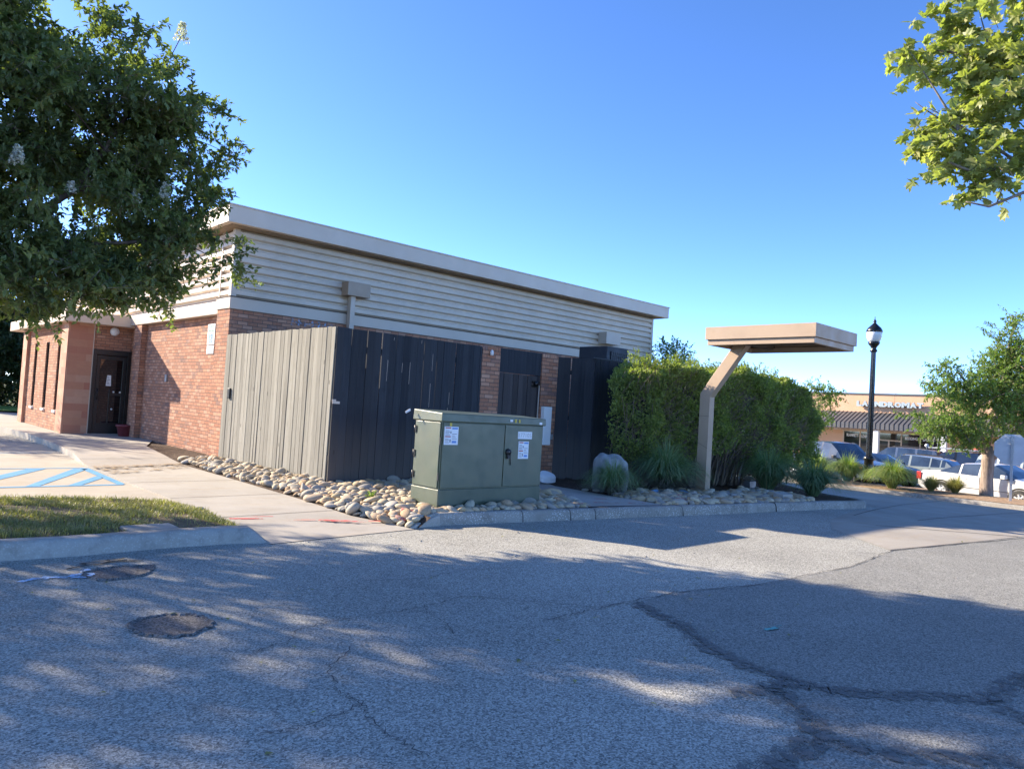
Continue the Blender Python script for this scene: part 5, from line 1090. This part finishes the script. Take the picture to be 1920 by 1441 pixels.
mb = MB(); mb.tube([(22.27, 5.5, -.1), (22.24, 5.5, .0), (22.22, 5.5, .5), (22.2, 5.48, .95), (22.15, 5.5, 1.3)], [.22, .165, .145, .15, .12], 12)
for pts, r in (([(22.2, 5.48, .9), (22.0, 5.6, 1.5), (21.7, 5.75, 2.2), (21.6, 5.8, 2.8), (21.1, 5.95, 3.15)], .09), ([(22.2, 5.46, .9), (22.5, 5.2, 1.4), (22.9, 4.9, 2.0), (23.3, 4.7, 3.0)], .10), ([(22.15, 5.5, 1.3), (22.3, 5.3, 2.4), (22.4, 5.2, 3.6), (22.5, 5.1, 4.5)], .07), ([(22, 5.6, 1.5), (21.2, 5.9, 1.7), (20.4, 6.2, 1.8)], .045)):
    n = len(pts); mb.tube(pts, [r*(1-.75*i/(n-1)) for i in range(n)], 8)
mb.build('trunk', 'bark_elm', el); limbs(el, [(21.7, 5.75, 2.2), (22, 5.6, 1.5), (22.9, 4.9, 2.0), (22.3, 5.3, 2.4), (22.4, 5.2, 3.6), (21.2, 5.9, 1.7), (23.3, 4.7, 3.0)], P0, 110, .02, 'bark_elm', 'limbs', .005)
el.location = (28.32, 7.0, -.282); el.scale = (1.273,)*3
# trees and woods behind
def back_tree(loc, lobes, label, nt_, lw=.10, name='tree', mat='leaf_elm', per=16, group=None):
    t = at_tree(name, loc, label, 'tree', group); c, P0 = foliage(t, lobes, nt_, per, .6, lw, lw*.55, mat, .15, .1, inner=.2, twig_r=.008)
    mb = MB(); top = max(l[0][2] for l in lobes); mb.tube([loc, (loc[0]+.1, loc[1], loc[2]+(top-loc[2])*.5), (loc[0], loc[1]+.1, top)], [.2, .14, .05], 8); mb.build('trunk', 'bark_elm', t); return t
back_tree((21.5, 14.6, .1), [((20.9, 14.5, 3.55), (.75, .75, .75)), ((22.3, 15.1, 2.9), (1.1, 1.1, .75)), ((21.4, 14.8, 2.4), (1, 1, 1)), ((24.6, 16.4, 2.3), (.9, .9, .6))], 'loose green tree rising behind the right end of the building', 620, .10)
back_tree((38.6, 18.0, -1), [((39.2, 18.0, 3.7), (.75, .75, .45)), ((39.6, 17.2, 3.3), (.7, .7, .6)), ((39, 18, 2.2), (1.2, 1.2, 1.2))], 'small tree top showing above the right end of the hedge', 260, .14)
for i, (x, y, h) in enumerate([(-9, 52, 9), (-4, 50, 7.5), (.5, 53, 9.5), (4.2, 50.5, 8.5), (7.6, 53, 9.5), (5.9, 48.6, 6.5), (9.2, 48.8, 7), (11.5, 51, 8), (15.5, 54, 9), (20, 52, 8), (26, 55, 9), (-15, 53, 9)]):
    lobes = [((x+random.uniform(-1, 1), y+random.uniform(-1, 1), h*.62), (2.6, 2.4, h*.36)), ((x+random.uniform(-1.5, 1.5), y-.6, h*.3), (2.7, 2.2, h*.3)), ((x+1.4, y-.8, h*.45), (1.8, 1.6, h*.25))]
    back_tree((x, y, 0), lobes, ['tall dark tree of the wood behind the far lawn, its crown reaching low', 'dark broad tree of the wood behind the far lawn'][0], 700, .30, 'woodland_tree', 'leaf_wood', 14, 'dark trees behind the far lawn')
sh = thing('shrub_row', (6, 47.4, .05), 'dark clipped shrub row along the back of the far lawn', 'shrub')
foliage(sh, [((x, 47.5, .55), (1.1, .7, .62)) for x in range(-8, 24, 1)], 2400, 12, .4, .11, .07, 'leaf_wood', .3, name='foliage')

# ================================================================== STREET LAMP, SIGN
lp = thing('street_lamp', (22.32, 8.51, .1), 'black fluted street lamp with a white acorn globe', 'street lamp')
Lx, Ly = 22.32, 8.51
mb = MB(); mb.lathe([(.17, .0), (.17, .12), (.14, .16), (.135, .5), (.12, .62), (.155, .66), (.155, .72), (.10, .78)], (Lx, Ly, .02), 16); mb.build('base', 'black_gloss', lp)
mb = MB(); n = 24; prof = []
for z, r in ((.75, .085), (2.2, .078), (3.84, .066)):
    b = len(mb.v)
    for k in range(n): a = 2*PI*k/n; q = r*(1 if k % 2 else .88); mb.v.append((Lx+q*math.cos(a), Ly+q*math.sin(a), z))
for i in range(2):
    for k in range(n): mb.face((i*n+k, i*n+(k+1) % n, (i+1)*n+(k+1) % n, (i+1)*n+k))
mb.build('pole', 'black_gloss', lp)
mb = MB(); mb.lathe([(.075, 3.82), (.10, 3.84), (.10, 3.88), (.07, 3.92), (.09, 3.98), (.155, 4.06), (.165, 4.12)], (Lx, Ly, 0), 16); mb.build('capital', 'black_gloss', lp)
n_ = NM('globe'); p_ = n_.coord(); n_.fin(n_.mix(n_.ramp(n_.noise(p_, 4, 2), .3, .7), (.72, .72, .70), (.8, .8, .78)), .25, 0, .5); n_.b.inputs['Subsurface Weight'].default_value = .3; n_.b.inputs['Subsurface Radius'].default_value = (.1, .1, .1); MT['globe'] = n_.m
mb = MB(); mb.lathe([(.12, 4.11), (.17, 4.17), (.205, 4.27), (.215, 4.37), (.205, 4.42)], (Lx, Ly, 0), 20); mb.build('globe', 'globe', lp)
mb = MB(); mb.lathe([(.222, 4.41), (.225, 4.45), (.18, 4.53), (.10, 4.61), (.05, 4.66), (.035, 4.69), (.05, 4.72), (.035, 4.75), (.012, 4.79), (.004, 4.87)], (Lx, Ly, 0), 18); mb.build('cap', 'black_gloss', lp)

ss = thing('stop_sign', (21.25, 4.76, .12), 'back of an octagonal metal road sign on a grey perforated post', 'road sign')
vd = Vector((.98, .20, 0)).normalized(); sdv = Vector((vd.y, -vd.x, 0)); c0 = Vector((21.27, 4.75, 1.27)); mb = MB()
oc = [(.385*math.cos(PI/8+k*PI/4)/math.cos(PI/8)*.96, .385*math.sin(PI/8+k*PI/4)/math.cos(PI/8)*.96) for k in range(8)]
mb.hexa([c0+vd*.032+sdv*a+Vector((0, 0, b)) for a, b in oc], [c0+vd*.036+sdv*a+Vector((0, 0, b)) for a, b in oc]); pl = mb.build('plate', 'signback', ss)
mb = MB(); mb.hexa([c0+vd*.0365+sdv*a*.97+Vector((0, 0, b*.97)) for a, b in oc], [c0+vd*.0375+sdv*a*.97+Vector((0, 0, b*.97)) for a, b in oc]); mb.build('sign_face', 'label_red', ss)
mb = MB(); h = .028
def sq(z, ww): return [c0+vd*(-h+a*2*h)+sdv*b*ww+Vector((0, 0, z-c0.z)) for a, b in ((0, -1), (1, -1), (1, 1), (0, 1))]
mb.hexa(sq(.0, .03), sq(1.60, .03)); po = mb.build('post', 'galv', ss, bevel=.004)
mb = MB()
for i in range(26):
    z = .2+i*.053; a = c0+vd*(-h-.0015); mb.poly([a+sdv*(.006*math.cos(t))+Vector((0, 0, z-c0.z+.006*math.sin(t))) for t in np.linspace(0, 2*PI, 7)[:-1]])
mb.build('post_holes', 'black', po, angle=-1)

lp.location = (28.41, 10.83, -.282); lp.scale = (1.273,)*3
ss.location = (27.05, 6.06, -.257); ss.scale = (1.273,)*3

# ================================================================== CARS
def wheel(parent, x, y, r, side, wd=.21):
    mb = MB(); mb.lathe([(r*.62, -wd/2), (r*.93, -wd/2), (r, -wd*.32), (r, wd*.32), (r*.93, wd/2), (r*.62, wd/2), (r*.62, -wd/2)], (x, y, r), 22, True, 'y', False); t = mb.build('wheel', 'rubber', parent)
    yo = y+side*(wd/2-.02); mb = MB(); mb.lathe([(r*.60, yo-side*.05), (r*.66, yo), (r*.60, yo+side*.012), (r*.54, yo)], (x, 0, r), 20, True, 'y', False)
    for k in range(7):
        a = 2*PI*k/7; d = Vector((math.cos(a), 0, math.sin(a))); s_ = Vector((-d.z, 0, d.x)); c = Vector((x, yo, r)); f = Vector((0, side*.014, 0))
        mb.hexa([c+d*.03+s_*.03, c+d*r*.6+s_*.035, c+d*r*.6-s_*.035, c+d*.03-s_*.03], [c+f+d*.03+s_*.025, c+f+d*r*.6+s_*.025, c+f+d*r*.6-s_*.025, c+f+d*.03-s_*.025])
    mb.lathe([(.06, yo), (.06, yo+side*.02), (.02, yo+side*.025)], (x, 0, r), 10, True, 'y'); mb.build('rim', 'alu', t)
    mb = MB(); mb.lathe([(r*.58, yo-side*.06), (.01, yo-side*.06)], (x, 0, r), 18, True, 'y'); mb.build('hub', 'black', t)
def car(name, label, cat, loc, heading, col, kind, glass='glass_car', W=1.78):
    root = thing(name, (0, 0, 0), label, cat)
    # stations: x, belt z, roof z, cabin?
    if kind == 'sedan':
        S = [(-2.30, .70, .74, 0), (-2.27, .84, .88, 0), (-2.1, .97, 1.01, 0), (-1.55, 1.0, 1.05, 0), (-1.40, 1.0, 1.08, 1), (-1.0, .99, 1.28, 1), (-.72, .985, 1.39, 1), (-.66, .98, 1.405, 1), (-.05, .965, 1.46, 1), (.05, .965, 1.46, 1), (.40, .955, 1.44, 1), (.80, .945, 1.24, 1), (1.12, .935, 1.02, 1), (1.22, .92, .985, 0), (1.75, .85, .91, 0), (2.12, .74, .80, 0), (2.27, .60, .66, 0), (2.30, .48, .52, 0)]
        win = [(4, 6, 'quarter'), (7, 8, 'door'), (9, 12, 'door')]; rear = (4, 6); front = (10, 12); wb = (-1.33, 1.33); r = .32
    elif kind == 'hatch':
        S = [(-2.12, .62, .66, 0), (-2.10, .86, .92, 0), (-2.0, 1.02, 1.10, 1), (-1.72, 1.04, 1.34, 1), (-1.55, 1.03, 1.40, 1), (-1.50, 1.02, 1.41, 1), (-1.1, 1.0, 1.47, 1), (-1.04, 1.0, 1.475, 1), (-.2, .98, 1.52, 1), (-.1, .98, 1.52, 1), (.30, .97, 1.49, 1), (.85, .96, 1.24, 1), (1.30, .95, 1.04, 1), (1.4, .94, 1.0, 0), (1.85, .84, .90, 0), (2.1, .68, .74, 0), (2.16, .50, .54, 0)]
        win = [(3, 4, 'quarter'), (5, 6, 'quarter'), (7, 8, 'door'), (9, 12, 'door')]; rear = (2, 4); front = (10, 12); wb = (-1.3, 1.35); r = .32
    elif kind == 'suv':
        S = [(-2.42, .60, .65, 0), (-2.40, 1.0, 1.06, 0), (-2.36, 1.12, 1.20, 1), (-2.2, 1.13, 1.68, 1), (-2.1, 1.13, 1.76, 1), (-2.0, 1.13, 1.78, 1), (-1.2, 1.12, 1.82, 1), (-1.08, 1.12, 1.82, 1), (-.1, 1.10, 1.83, 1), (.02, 1.10, 1.83, 1), (.55, 1.09, 1.78, 1), (.95, 1.08, 1.5, 1), (1.35, 1.07, 1.16, 1), (1.45, 1.06, 1.12, 0), (2.05, 1.0, 1.06, 0), (2.35, .88, .94, 0), (2.42, .6, .64, 0)]
        win = [(5, 6, 'quarter'), (7, 8, 'door'), (9, 12, 'door')]; rear = (2, 4); front = (10, 12); wb = (-1.4, 1.45); r = .37
    else:  # pickup
        S = [(-2.75, .60, .64, 0), (-2.73, 1.10, 1.13, 0), (-2.0, 1.13, 1.15, 0), (-.95, 1.14, 1.16, 0), (-.92, 1.15, 1.72, 1), (-.80, 1.15, 1.82, 1), (-.7, 1.15, 1.84, 1), (-.1, 1.14, 1.86, 1), (0, 1.14, 1.86, 1), (.45, 1.13, 1.82, 1), (.85, 1.12, 1.52, 1), (1.22, 1.11, 1.20, 1), (1.32, 1.10, 1.16, 0), (2.1, 1.04, 1.10, 0), (2.55, .95, 1.01, 0), (2.68, .70, .76, 0), (2.70, .5, .54, 0)]
        win = [(6, 7, 'door'), (8, 11, 'door')]; rear = (4, 5); front = (9, 11); wb = (-1.65, 1.65); r = .39
    L2 = max(abs(S[0][0]), abs(S[-1][0])); zl = .22 if kind in ('sedan', 'hatch') else .32
    def ring(s_):
        x, zb, zr, c = s_; w_ = W/2*(1-.16*(abs(x)/L2)**5); h = max(0, zr-zb)
        wr = w_*(.965-.19*min(1, h/.42)) if c else w_*.93; e = min(.05, h*.4)
        lo = zl+.12*max(0, abs(x)/L2-.85)/.15; zb2 = max(zb, lo+.12)
        return [(x, 0, lo), (x, w_*.80, lo), (x, w_*.965, lo+.10), (x, w_, lo+(zb2-lo)*.58), (x, w_*.972, zb2), (x, wr, max(zr-e, zb2+.005)), (x, wr*.72, max(zr-e*.25, zb2+.01)), (x, 0, max(zr, zb2+.012))]
    RG = [ring(s_) for s_ in S]; body = MB(); body.smooth = True; ns = len(S); nr = 8
    base = []
    for rg in RG:
        base.append(len(body.v)); body.v += [tuple(p) for p in rg]+[(p[0], -p[1], p[2]) for p in rg]
    isw = {}
    for a, b, t in win:
        for i in range(a, b): isw[i] = (a, t)
    gl = {}
    for i in range(ns-1):
        for j in range(nr-1):
            for sgn in (0, 1):
                o_ = nr*sgn; q = [base[i]+o_+j, base[i+1]+o_+j, base[i+1]+o_+j+1, base[i]+o_+j+1]
                if sgn: q = q[::-1]
                key = None
                if j == 4 and i in isw: key = ('side', isw[i][0], sgn)
                elif j >= 5 and rear[0] <= i < rear[1]: key = ('rear',)
                elif j >= 5 and front[0] <= i < front[1]: key = ('front',)
                if key:
                    m_ = gl.setdefault(key, MB()); m_.smooth = True; m_.poly([body.v[k] for k in q])
                else: body.face(q)
    for i in (0, ns-1):
        for sgn in (0, 1): q = [base[i]+nr*sgn+j for j in range(nr)]; body.face(q)
    bo = body.build('body', col, root, angle=32)
    for key, m_ in gl.items(): m_.build({'side': 'side_window', 'rear': 'rear_window', 'front': 'windshield'}[key[0]], glass, root, angle=30)
    for x in wb:
        for sg_ in (1, -1):
            mb = MB(); mb.lathe([(r+.065, sg_*(W/2-.16)), (r+.065, sg_*(W/2+.004)), (r+.012, sg_*(W/2+.004)), (r+.012, sg_*(W/2-.2))], (x, 0, r+.01), 22, False, 'y', False); mb.build('wheel_arch', 'black', root)
            wheel(root, x, sg_*(W/2-.075), r, sg_)
    xf, xr = S[-1][0], S[0][0]; hf = S[-3][1]-.04; hr = .80 if kind == 'sedan' else .95
    for sg_ in (1, -1):
        mb = MB(); y = sg_*W/2*.74; mb.hexa([(xf-.10, y-.17, hf-.11), (xf-.02, y-.15, hf-.11), (xf-.22, y+sg_*.14+.03, hf-.10), (xf-.30, y+sg_*.12, hf-.10)], [(xf-.2, y-.17, hf+.03), (xf-.10, y-.15, hf+.02), (xf-.28, y+sg_*.14+.03, hf+.05), (xf-.36, y+sg_*.12, hf+.05)]); mb.build('headlight', 'alu', root)
        mb = MB(); mb.box(xf-.40, y+sg_*.16, hf-.08, xf-.27, y+sg_*.20, hf+.02); mb.build('turn_signal', 'lamp_orange', root)
        mb = MB(); y = sg_*W/2*.80; mb.box(xr-.005, y-.12, hr-.16, xr+.17, y+sg_*.06+.04*sg_, hr+.12); mb.build('taillight', 'lamp_red', root, bevel=.02)
        mb = MB(); xm = S[front[1]][0]-.22; zm = S[front[1]][1]+.03; mb.box(xm-.10, sg_*(W/2+.02), zm, xm+.05, sg_*(W/2+.19), zm+.14); mb.box(xm-.02, sg_*(W/2-.07), zm+.01, xm+.03, sg_*(W/2+.03), zm+.05); mb.build('mirror', col if kind != 'pickup' else 'black', root, bevel=.03)
        mb = MB()
        for a, b, t in win:
            if t == 'door': x = S[a][0]+.08; zz = S[a][1]-.14; mb.box(x, sg_*(W/2-.01), zz, x+.17, sg_*(W/2+.018), zz+.025)
        mb.build('door_handle', col, root, bevel=.006)
        mb = MB(); z0 = zl+.16
        xs_d = [S[w_[0]][0]-.03 for w_ in win if w_[2] == 'door']+[S[front[1]][0]-.12]
        for x in xs_d: mb.box(x-.005, sg_*(W/2*.985), z0, x+.005, sg_*(W/2+.0025), S[8][1]-.03)
        mb.box(xs_d[0]-.1, sg_*(W/2*.98), z0+.13, xs_d[-1], sg_*(W/2+.003), z0+.145); mb.build('door_seam', 'black', root)
    mb = MB(); mb.box(xf-.06, -W*.26, hf-.17, xf+.012-.03*(kind == 'sedan'), W*.26, hf-.02); gb_ = mb.build('grille', 'black', root, bevel=.01)
    mb = MB()
    for z in (hf-.14, hf-.09, hf-.04): mb.box(xf-.05, -W*.25, z, xf+.022, W*.25, z+.018)
    mb.build('grille_bar', 'chrome', gb_)
    mb = MB(); mb.box(xr-.03, -.16, .62, xr+.02, .16, .76); mb.build('number_plate', 'label_white', root)
    if kind == 'pickup':
        mb = MB(); mb.box(-2.68, -W/2+.10, .7, -.98, W/2-.10, 1.145); mb.build('bed', 'black', root)
    if kind in ('suv', 'hatch'):
        zr = S[6][2]; mb = MB()
        for sg_ in (1, -1): mb.tube([(-1.6, sg_*.56, zr-.02), (-1.45, sg_*.56, zr+.05), (.1, sg_*.56, zr+.06), (.3, sg_*.56, zr-.0)], .018, 6)
        mb.build('roof_rail', 'black', root)
    h = Vector((*heading, 0)).normalized(); root.location = loc; root.rotation_euler = (0, 0, math.atan2(h.y, h.x)); return root
MT['lamp_red'] = paint('lamp_red', (.45, .02, .02), .25, .1, 8); MT['lamp_orange'] = paint('lamp_orange', (.6, .17, .04), .3, .1, 8)
MT['car_white'] = mk_carpaint('car_white', (.58, .58, .57), 0); MT['car_blue'] = mk_carpaint('car_blue', (.022, .034, .062), .1); MT['car_navy'] = mk_carpaint('car_navy', (.018, .03, .075), .1)
MT['car_silver'] = mk_carpaint('car_silver', (.25, .29, .285), .2); MT['car_steel'] = mk_carpaint('car_steel', (.09, .12, .18), .2); MT['car_black'] = mk_carpaint('car_black', (.012, .013, .016), .2)
def G(x, y): return (x, y, zg(x))
HD = (-.30, -.954)
wc = car('white_sedan', 'white four door sedan parked behind the tree trunk, nose to the right', 'car', (31.3, 7.5, -.84), HD, 'car_white', 'sedan'); wc.scale = (1.06, 1.03, 1.0)
car('blue_pickup', 'dark grey-blue pickup with chrome grille, partly hidden by the hedge end', 'pickup truck', G(33.6, 14.2), (-.42, -.91), 'car_blue', 'pickup', W=1.9)
car('navy_sedan', 'low dark blue sedan with its nose beside the white sedan tail', 'car', G(36.3, 13.7), HD, 'car_navy', 'sedan')
car('silver_hatchback', 'pale silver-green hatchback facing left behind the white sedan', 'car', G(38.9, 12.7), (.10, .995), 'car_silver', 'hatch')
car('grey_suv', 'blue-grey sport utility car facing left in front of the shop doors', 'car', G(48.2, 16.5), (.05, 1), 'car_steel', 'suv')
bs = car('black_suv', 'black sport utility car with roof rack and a red load left of the tree trunk', 'car', G(44.6, 12.3), (.05, 1), 'car_black', 'suv', 'glass_car_dark', 1.9)
car('navy_wagon', 'dark navy sedan just visible behind the road sign post', 'car', G(37.6, 6.3), HD, 'car_navy', 'sedan')
car('silver_suv', 'silver sport utility car at the right edge behind the navy sedan', 'car', G(42.3, 8.6), HD, 'car_silver', 'suv')
rk = thing('roof_rack', (44.6, 12.3, zg(44.6)+1.83), 'pale roof rack on the black sport utility car', 'roof rack'); zq = zg(44.6)+1.86
mb = MB()
for i in range(5): mb.box(44.0, 10.7+i*.7, zq+.04, 45.2, 10.74+i*.7, zq+.08)
mb.box(44.0, 10.6, zq+.03, 44.04, 13.7, zq+.10); mb.box(45.16, 10.6, zq+.03, 45.2, 13.7, zq+.10); mb.build('rails', 'alu', rk)
mb = MB()
for y in (10.9, 13.4): mb.box(44.02, y, zq-.06, 44.06, y+.05, zq+.04); mb.box(45.14, y, zq-.06, 45.18, y+.05, zq+.04)
mb.build('feet', 'black', rk)
ld = thing('roof_load', (44.4, 11.2, zq+.1), 'red and purple load tied on the roof rack of the black car', 'load')
mb = MB(); mb.hexa([(44.2, 10.95, zq+.09), (44.7, 10.95, zq+.09), (44.7, 11.75, zq+.09), (44.2, 11.75, zq+.09)], [(44.3, 10.85, zq+.34), (44.6, 10.85, zq+.34), (44.6, 11.25, zq+.30), (44.3, 11.25, zq+.30)]); mb.build('red_bag', paint('load_red', (.62, .10, .05), .6), ld, bevel=.05)
mb = MB(); mb.lathe([(.001, zq+.22), (.13, zq+.28), (.16, zq+.40), (.12, zq+.52), (.001, zq+.58)], (44.45, 11.42, 0), 12); mb.build('purple_bundle', paint('load_purple', (.06, .03, .14), .7), ld)
an = thing('aerials', (48.1, 15.0, zg(48.1)+1.83), 'pair of thin whip aerials and a pale dome on the blue-grey car roof', 'aerial'); za = zg(48.1)+1.82
mb = MB(); mb.tube([(48.1, 14.75, za), (48.1, 14.62, za+.95)], .012, 5); mb.tube([(48.1, 14.5, za-.03), (48.1, 14.42, za+.95)], .012, 5); mb.build('whip', 'galv', an)
mb = MB(); mb.lathe([(.03, za), (.03, za+.1), (.11, za+.14), (.12, za+.22), (.06, za+.3), (.001, za+.31)], (48.1, 15.05, 0), 12); mb.build('dome', 'signback', an)

# ================================================================== LAUNDROMAT
ln_ = thing('laundromat', (55, 10, -1.3), 'long tan shop building with grey metal awning and LAUNDROMAT letters', 'shop building')
XF = 55.0; zf = -1.3
mb = MB(); mb.box(XF, -30, 1.66, XF+16, 27.5, 4.14); mb.box(XF, 22.85, zf, XF+16, 27.5, 1.66); mb.box(XF, -30, zf, XF+16, 16.2, 1.66); mb.box(XF+1.2, 16.2, zf, XF+16, 22.85, 1.66); lw = mb.build('wall', 'stucco', ln_)
mb = MB(); mb.box(XF-.06, -30.1, 4.14, XF+16.1, 27.6, 4.26); mb.build('parapet_cap', 'roofmetal', ln_, bevel=.01)
mb = MB()
for y in (19.4, 11.0, 2.5): mb.box(XF-.004, y, 2.95, XF+.002, y+.02, 4.13)
mb.build('wall_joint', 'stucco_brown', ln_)
# awning: sloped pan with standing seams, upright lip
xa = 53.1; mb = MB()
mb.prism([(XF+.01, 2.88), (xa, 2.06), (xa, 1.66), (xa+.06, 1.66), (xa+.06, 1.98), (XF+.01, 2.74)], -30, 27.4, 'y'); aw = mb.build('awning', 'roofmetal', ln_)
mb = MB(); sl_ = (2.88-2.06)/(XF-xa)
for i in range(190):
    y = -29.9+i*.3
    if y > 27.2: break
    mb.hexa([(XF, y, 2.88), (xa-.03, y, 2.05), (xa-.03, y+.025, 2.05), (XF, y+.025, 2.88)], [(XF, y, 2.915), (xa-.03, y, 2.085), (xa-.03, y+.025, 2.085), (XF, y+.025, 2.915)])
    mb.box(xa-.025, y, 1.665, xa+.001, y+.025, 2.06)
mb.build('standing_seams', 'black', aw)
mb = MB(); mb.box(xa+.06, -30, 1.60, XF, 27.4, 1.655); mb.build('soffit', 'stucco_brown', ln_)
for y in (19.74, 15.53, 9.2, 3.0, -3.5):
    mb = MB(); mb.box(xa+.12, y, zf, xa+.44, y+.33, 1.66); mb.build('column', 'white', ln_, bevel=.01)
# shop front
ms = [22.82, 21.63, 20.70, 20.44, 18.83, 17.62, 16.30]
mb = MB(); mb.box(XF-.06, 16.2, 1.44, XF+.04, 22.9, 1.60)
for y in ms: mb.box(XF-.055, y-.04, zf, XF+.035, y+.04, 1.44)
mb.box(XF-.05, 18.87, .90, XF+.03, 20.40, .99); mb.box(XF-.05, 19.60, zf, XF+.03, 19.70, .90); mb.box(XF-.048, 16.34, zf, XF+.03, 18.79, -.9); mb.box(XF-.048, 20.74, zf, XF+.03, 22.78, -.9)
mb.build('window_frame', 'tanframe', ln_)
for a, b in zip(ms[:-1], ms[1:]):
    mb = MB(); mb.box(XF-.012, b+.03, -1.25, XF-.004, a-.03, 1.45); mb.build('shop_window', 'glass_shop', ln_)
mb = MB(); mb.box(XF-.02, 19.72, -.3, XF-.014, 20.05, .05); mb.build('door_poster', 'label_white', ln_)
fx = (-1, 0, 0); yd = (0, -1, 0); xt = XF-.016
text_mesh('window_lettering', 'BLANKETS', .82, .21, (xt, 22.60, 1.06), yd, ln_, ['white'], 0, .02, fx)
text_mesh('window_lettering', 'COMFORTERS', .84, .20, (xt, 21.56, 1.02), yd, ln_, ['white'], 0, .02, fx)
text_mesh('window_lettering', 'BEDDING', .80, .20, (xt, 18.60, 1.08), yd, ln_, ['white'], 0, .02, fx)
text_mesh('window_lettering', 'LAUNDRY', .80, .18, (xt, 17.45, 1.07), yd, ln_, ['white'], 0, .02, fx)
mb = MB()
for k in range(18):
    t = PI*(-.12+1.24*k/17); c = (22.12, .20); r0, r1 = .30, .42
    mb.poly([(xt, c[0]-rr*math.cos(t+dt), c[1]+rr*math.sin(t+dt)) for rr, dt in ((r0, -.035), (r1, -.035), (r1, .035), (r0, .035))])
for r0, r1 in ((.12, .2),):
    for k in range(14):
        t = 2*PI*k/14; mb.poly([(xt, c[0]-rr*math.cos(t+dt), c[1]+rr*math.sin(t+dt)) for rr, dt in ((r0, 0), (r1, 0), (r1, 2*PI/14*.8), (r0, 2*PI/14*.8))])
mb.build('window_decal', 'white', ln_, angle=-1)
sgn = thing('shop_sign', (54.9, 19.6, 3.28), 'raised pale block letters reading LAUNDROMAT on the tan shop wall', 'shop sign')
adv = [.78, 1.0, .98, 1.0, .98, .98, 1.02, 1.18, 1.0, .92]; tot = sum(adv); wid = 21.86-17.42; y = 21.86
for i, (ch, a) in enumerate(zip('LAUNDROMAT', adv)):
    ww = wid*a/tot; text_mesh('letter', ch, ww*.985, .38, (54.74, y, 3.29-.002*i), (0, -1, 0), sgn, ['letter', 'letter_side'], .16, .075, fx); y -= ww
mb = MB(); mb.box(54.84, 17.45, 3.36, 54.999, 21.8, 3.42); mb.build('raceway', 'letter_side', sgn)
mb = MB(); mb.lathe([(.001, 4.26), (.08, 4.26), (.08, 4.4), (.001, 4.45)], (58, 20.4, 0), 8); mb.build('roof_vent', 'galv', ln_)
mb = MB(); mb.box(53.5, 22.3, 1.50, 54.6, 22.95, 1.595); tag(mb.build('hanging_sign', 'tanframe', loc=(54, 22.6, 1.5)), 'small tan blade sign under the awning left of the shop window', 'sign')
# terracotta pot by the entrance door
pt_ = thing('flower_pot', (6.0, 21.72, .15), 'empty maroon plastic flower pot standing by the black entrance door', 'flower pot')
mb = MB(); mb.lathe([(.14, .15), (.155, .18), (.20, .40), (.225, .405), (.23, .46), (.20, .465), (.19, .42), (.02, .40)], (5.93, 21.45, 0), 24); mb.build('pot', 'maroon', pt_)
mb = MB(); mb.lathe([(.185, .405), (.001, .415)], (5.93, 21.45, 0), 18); mb.build('potting_soil', 'mulch', pt_)
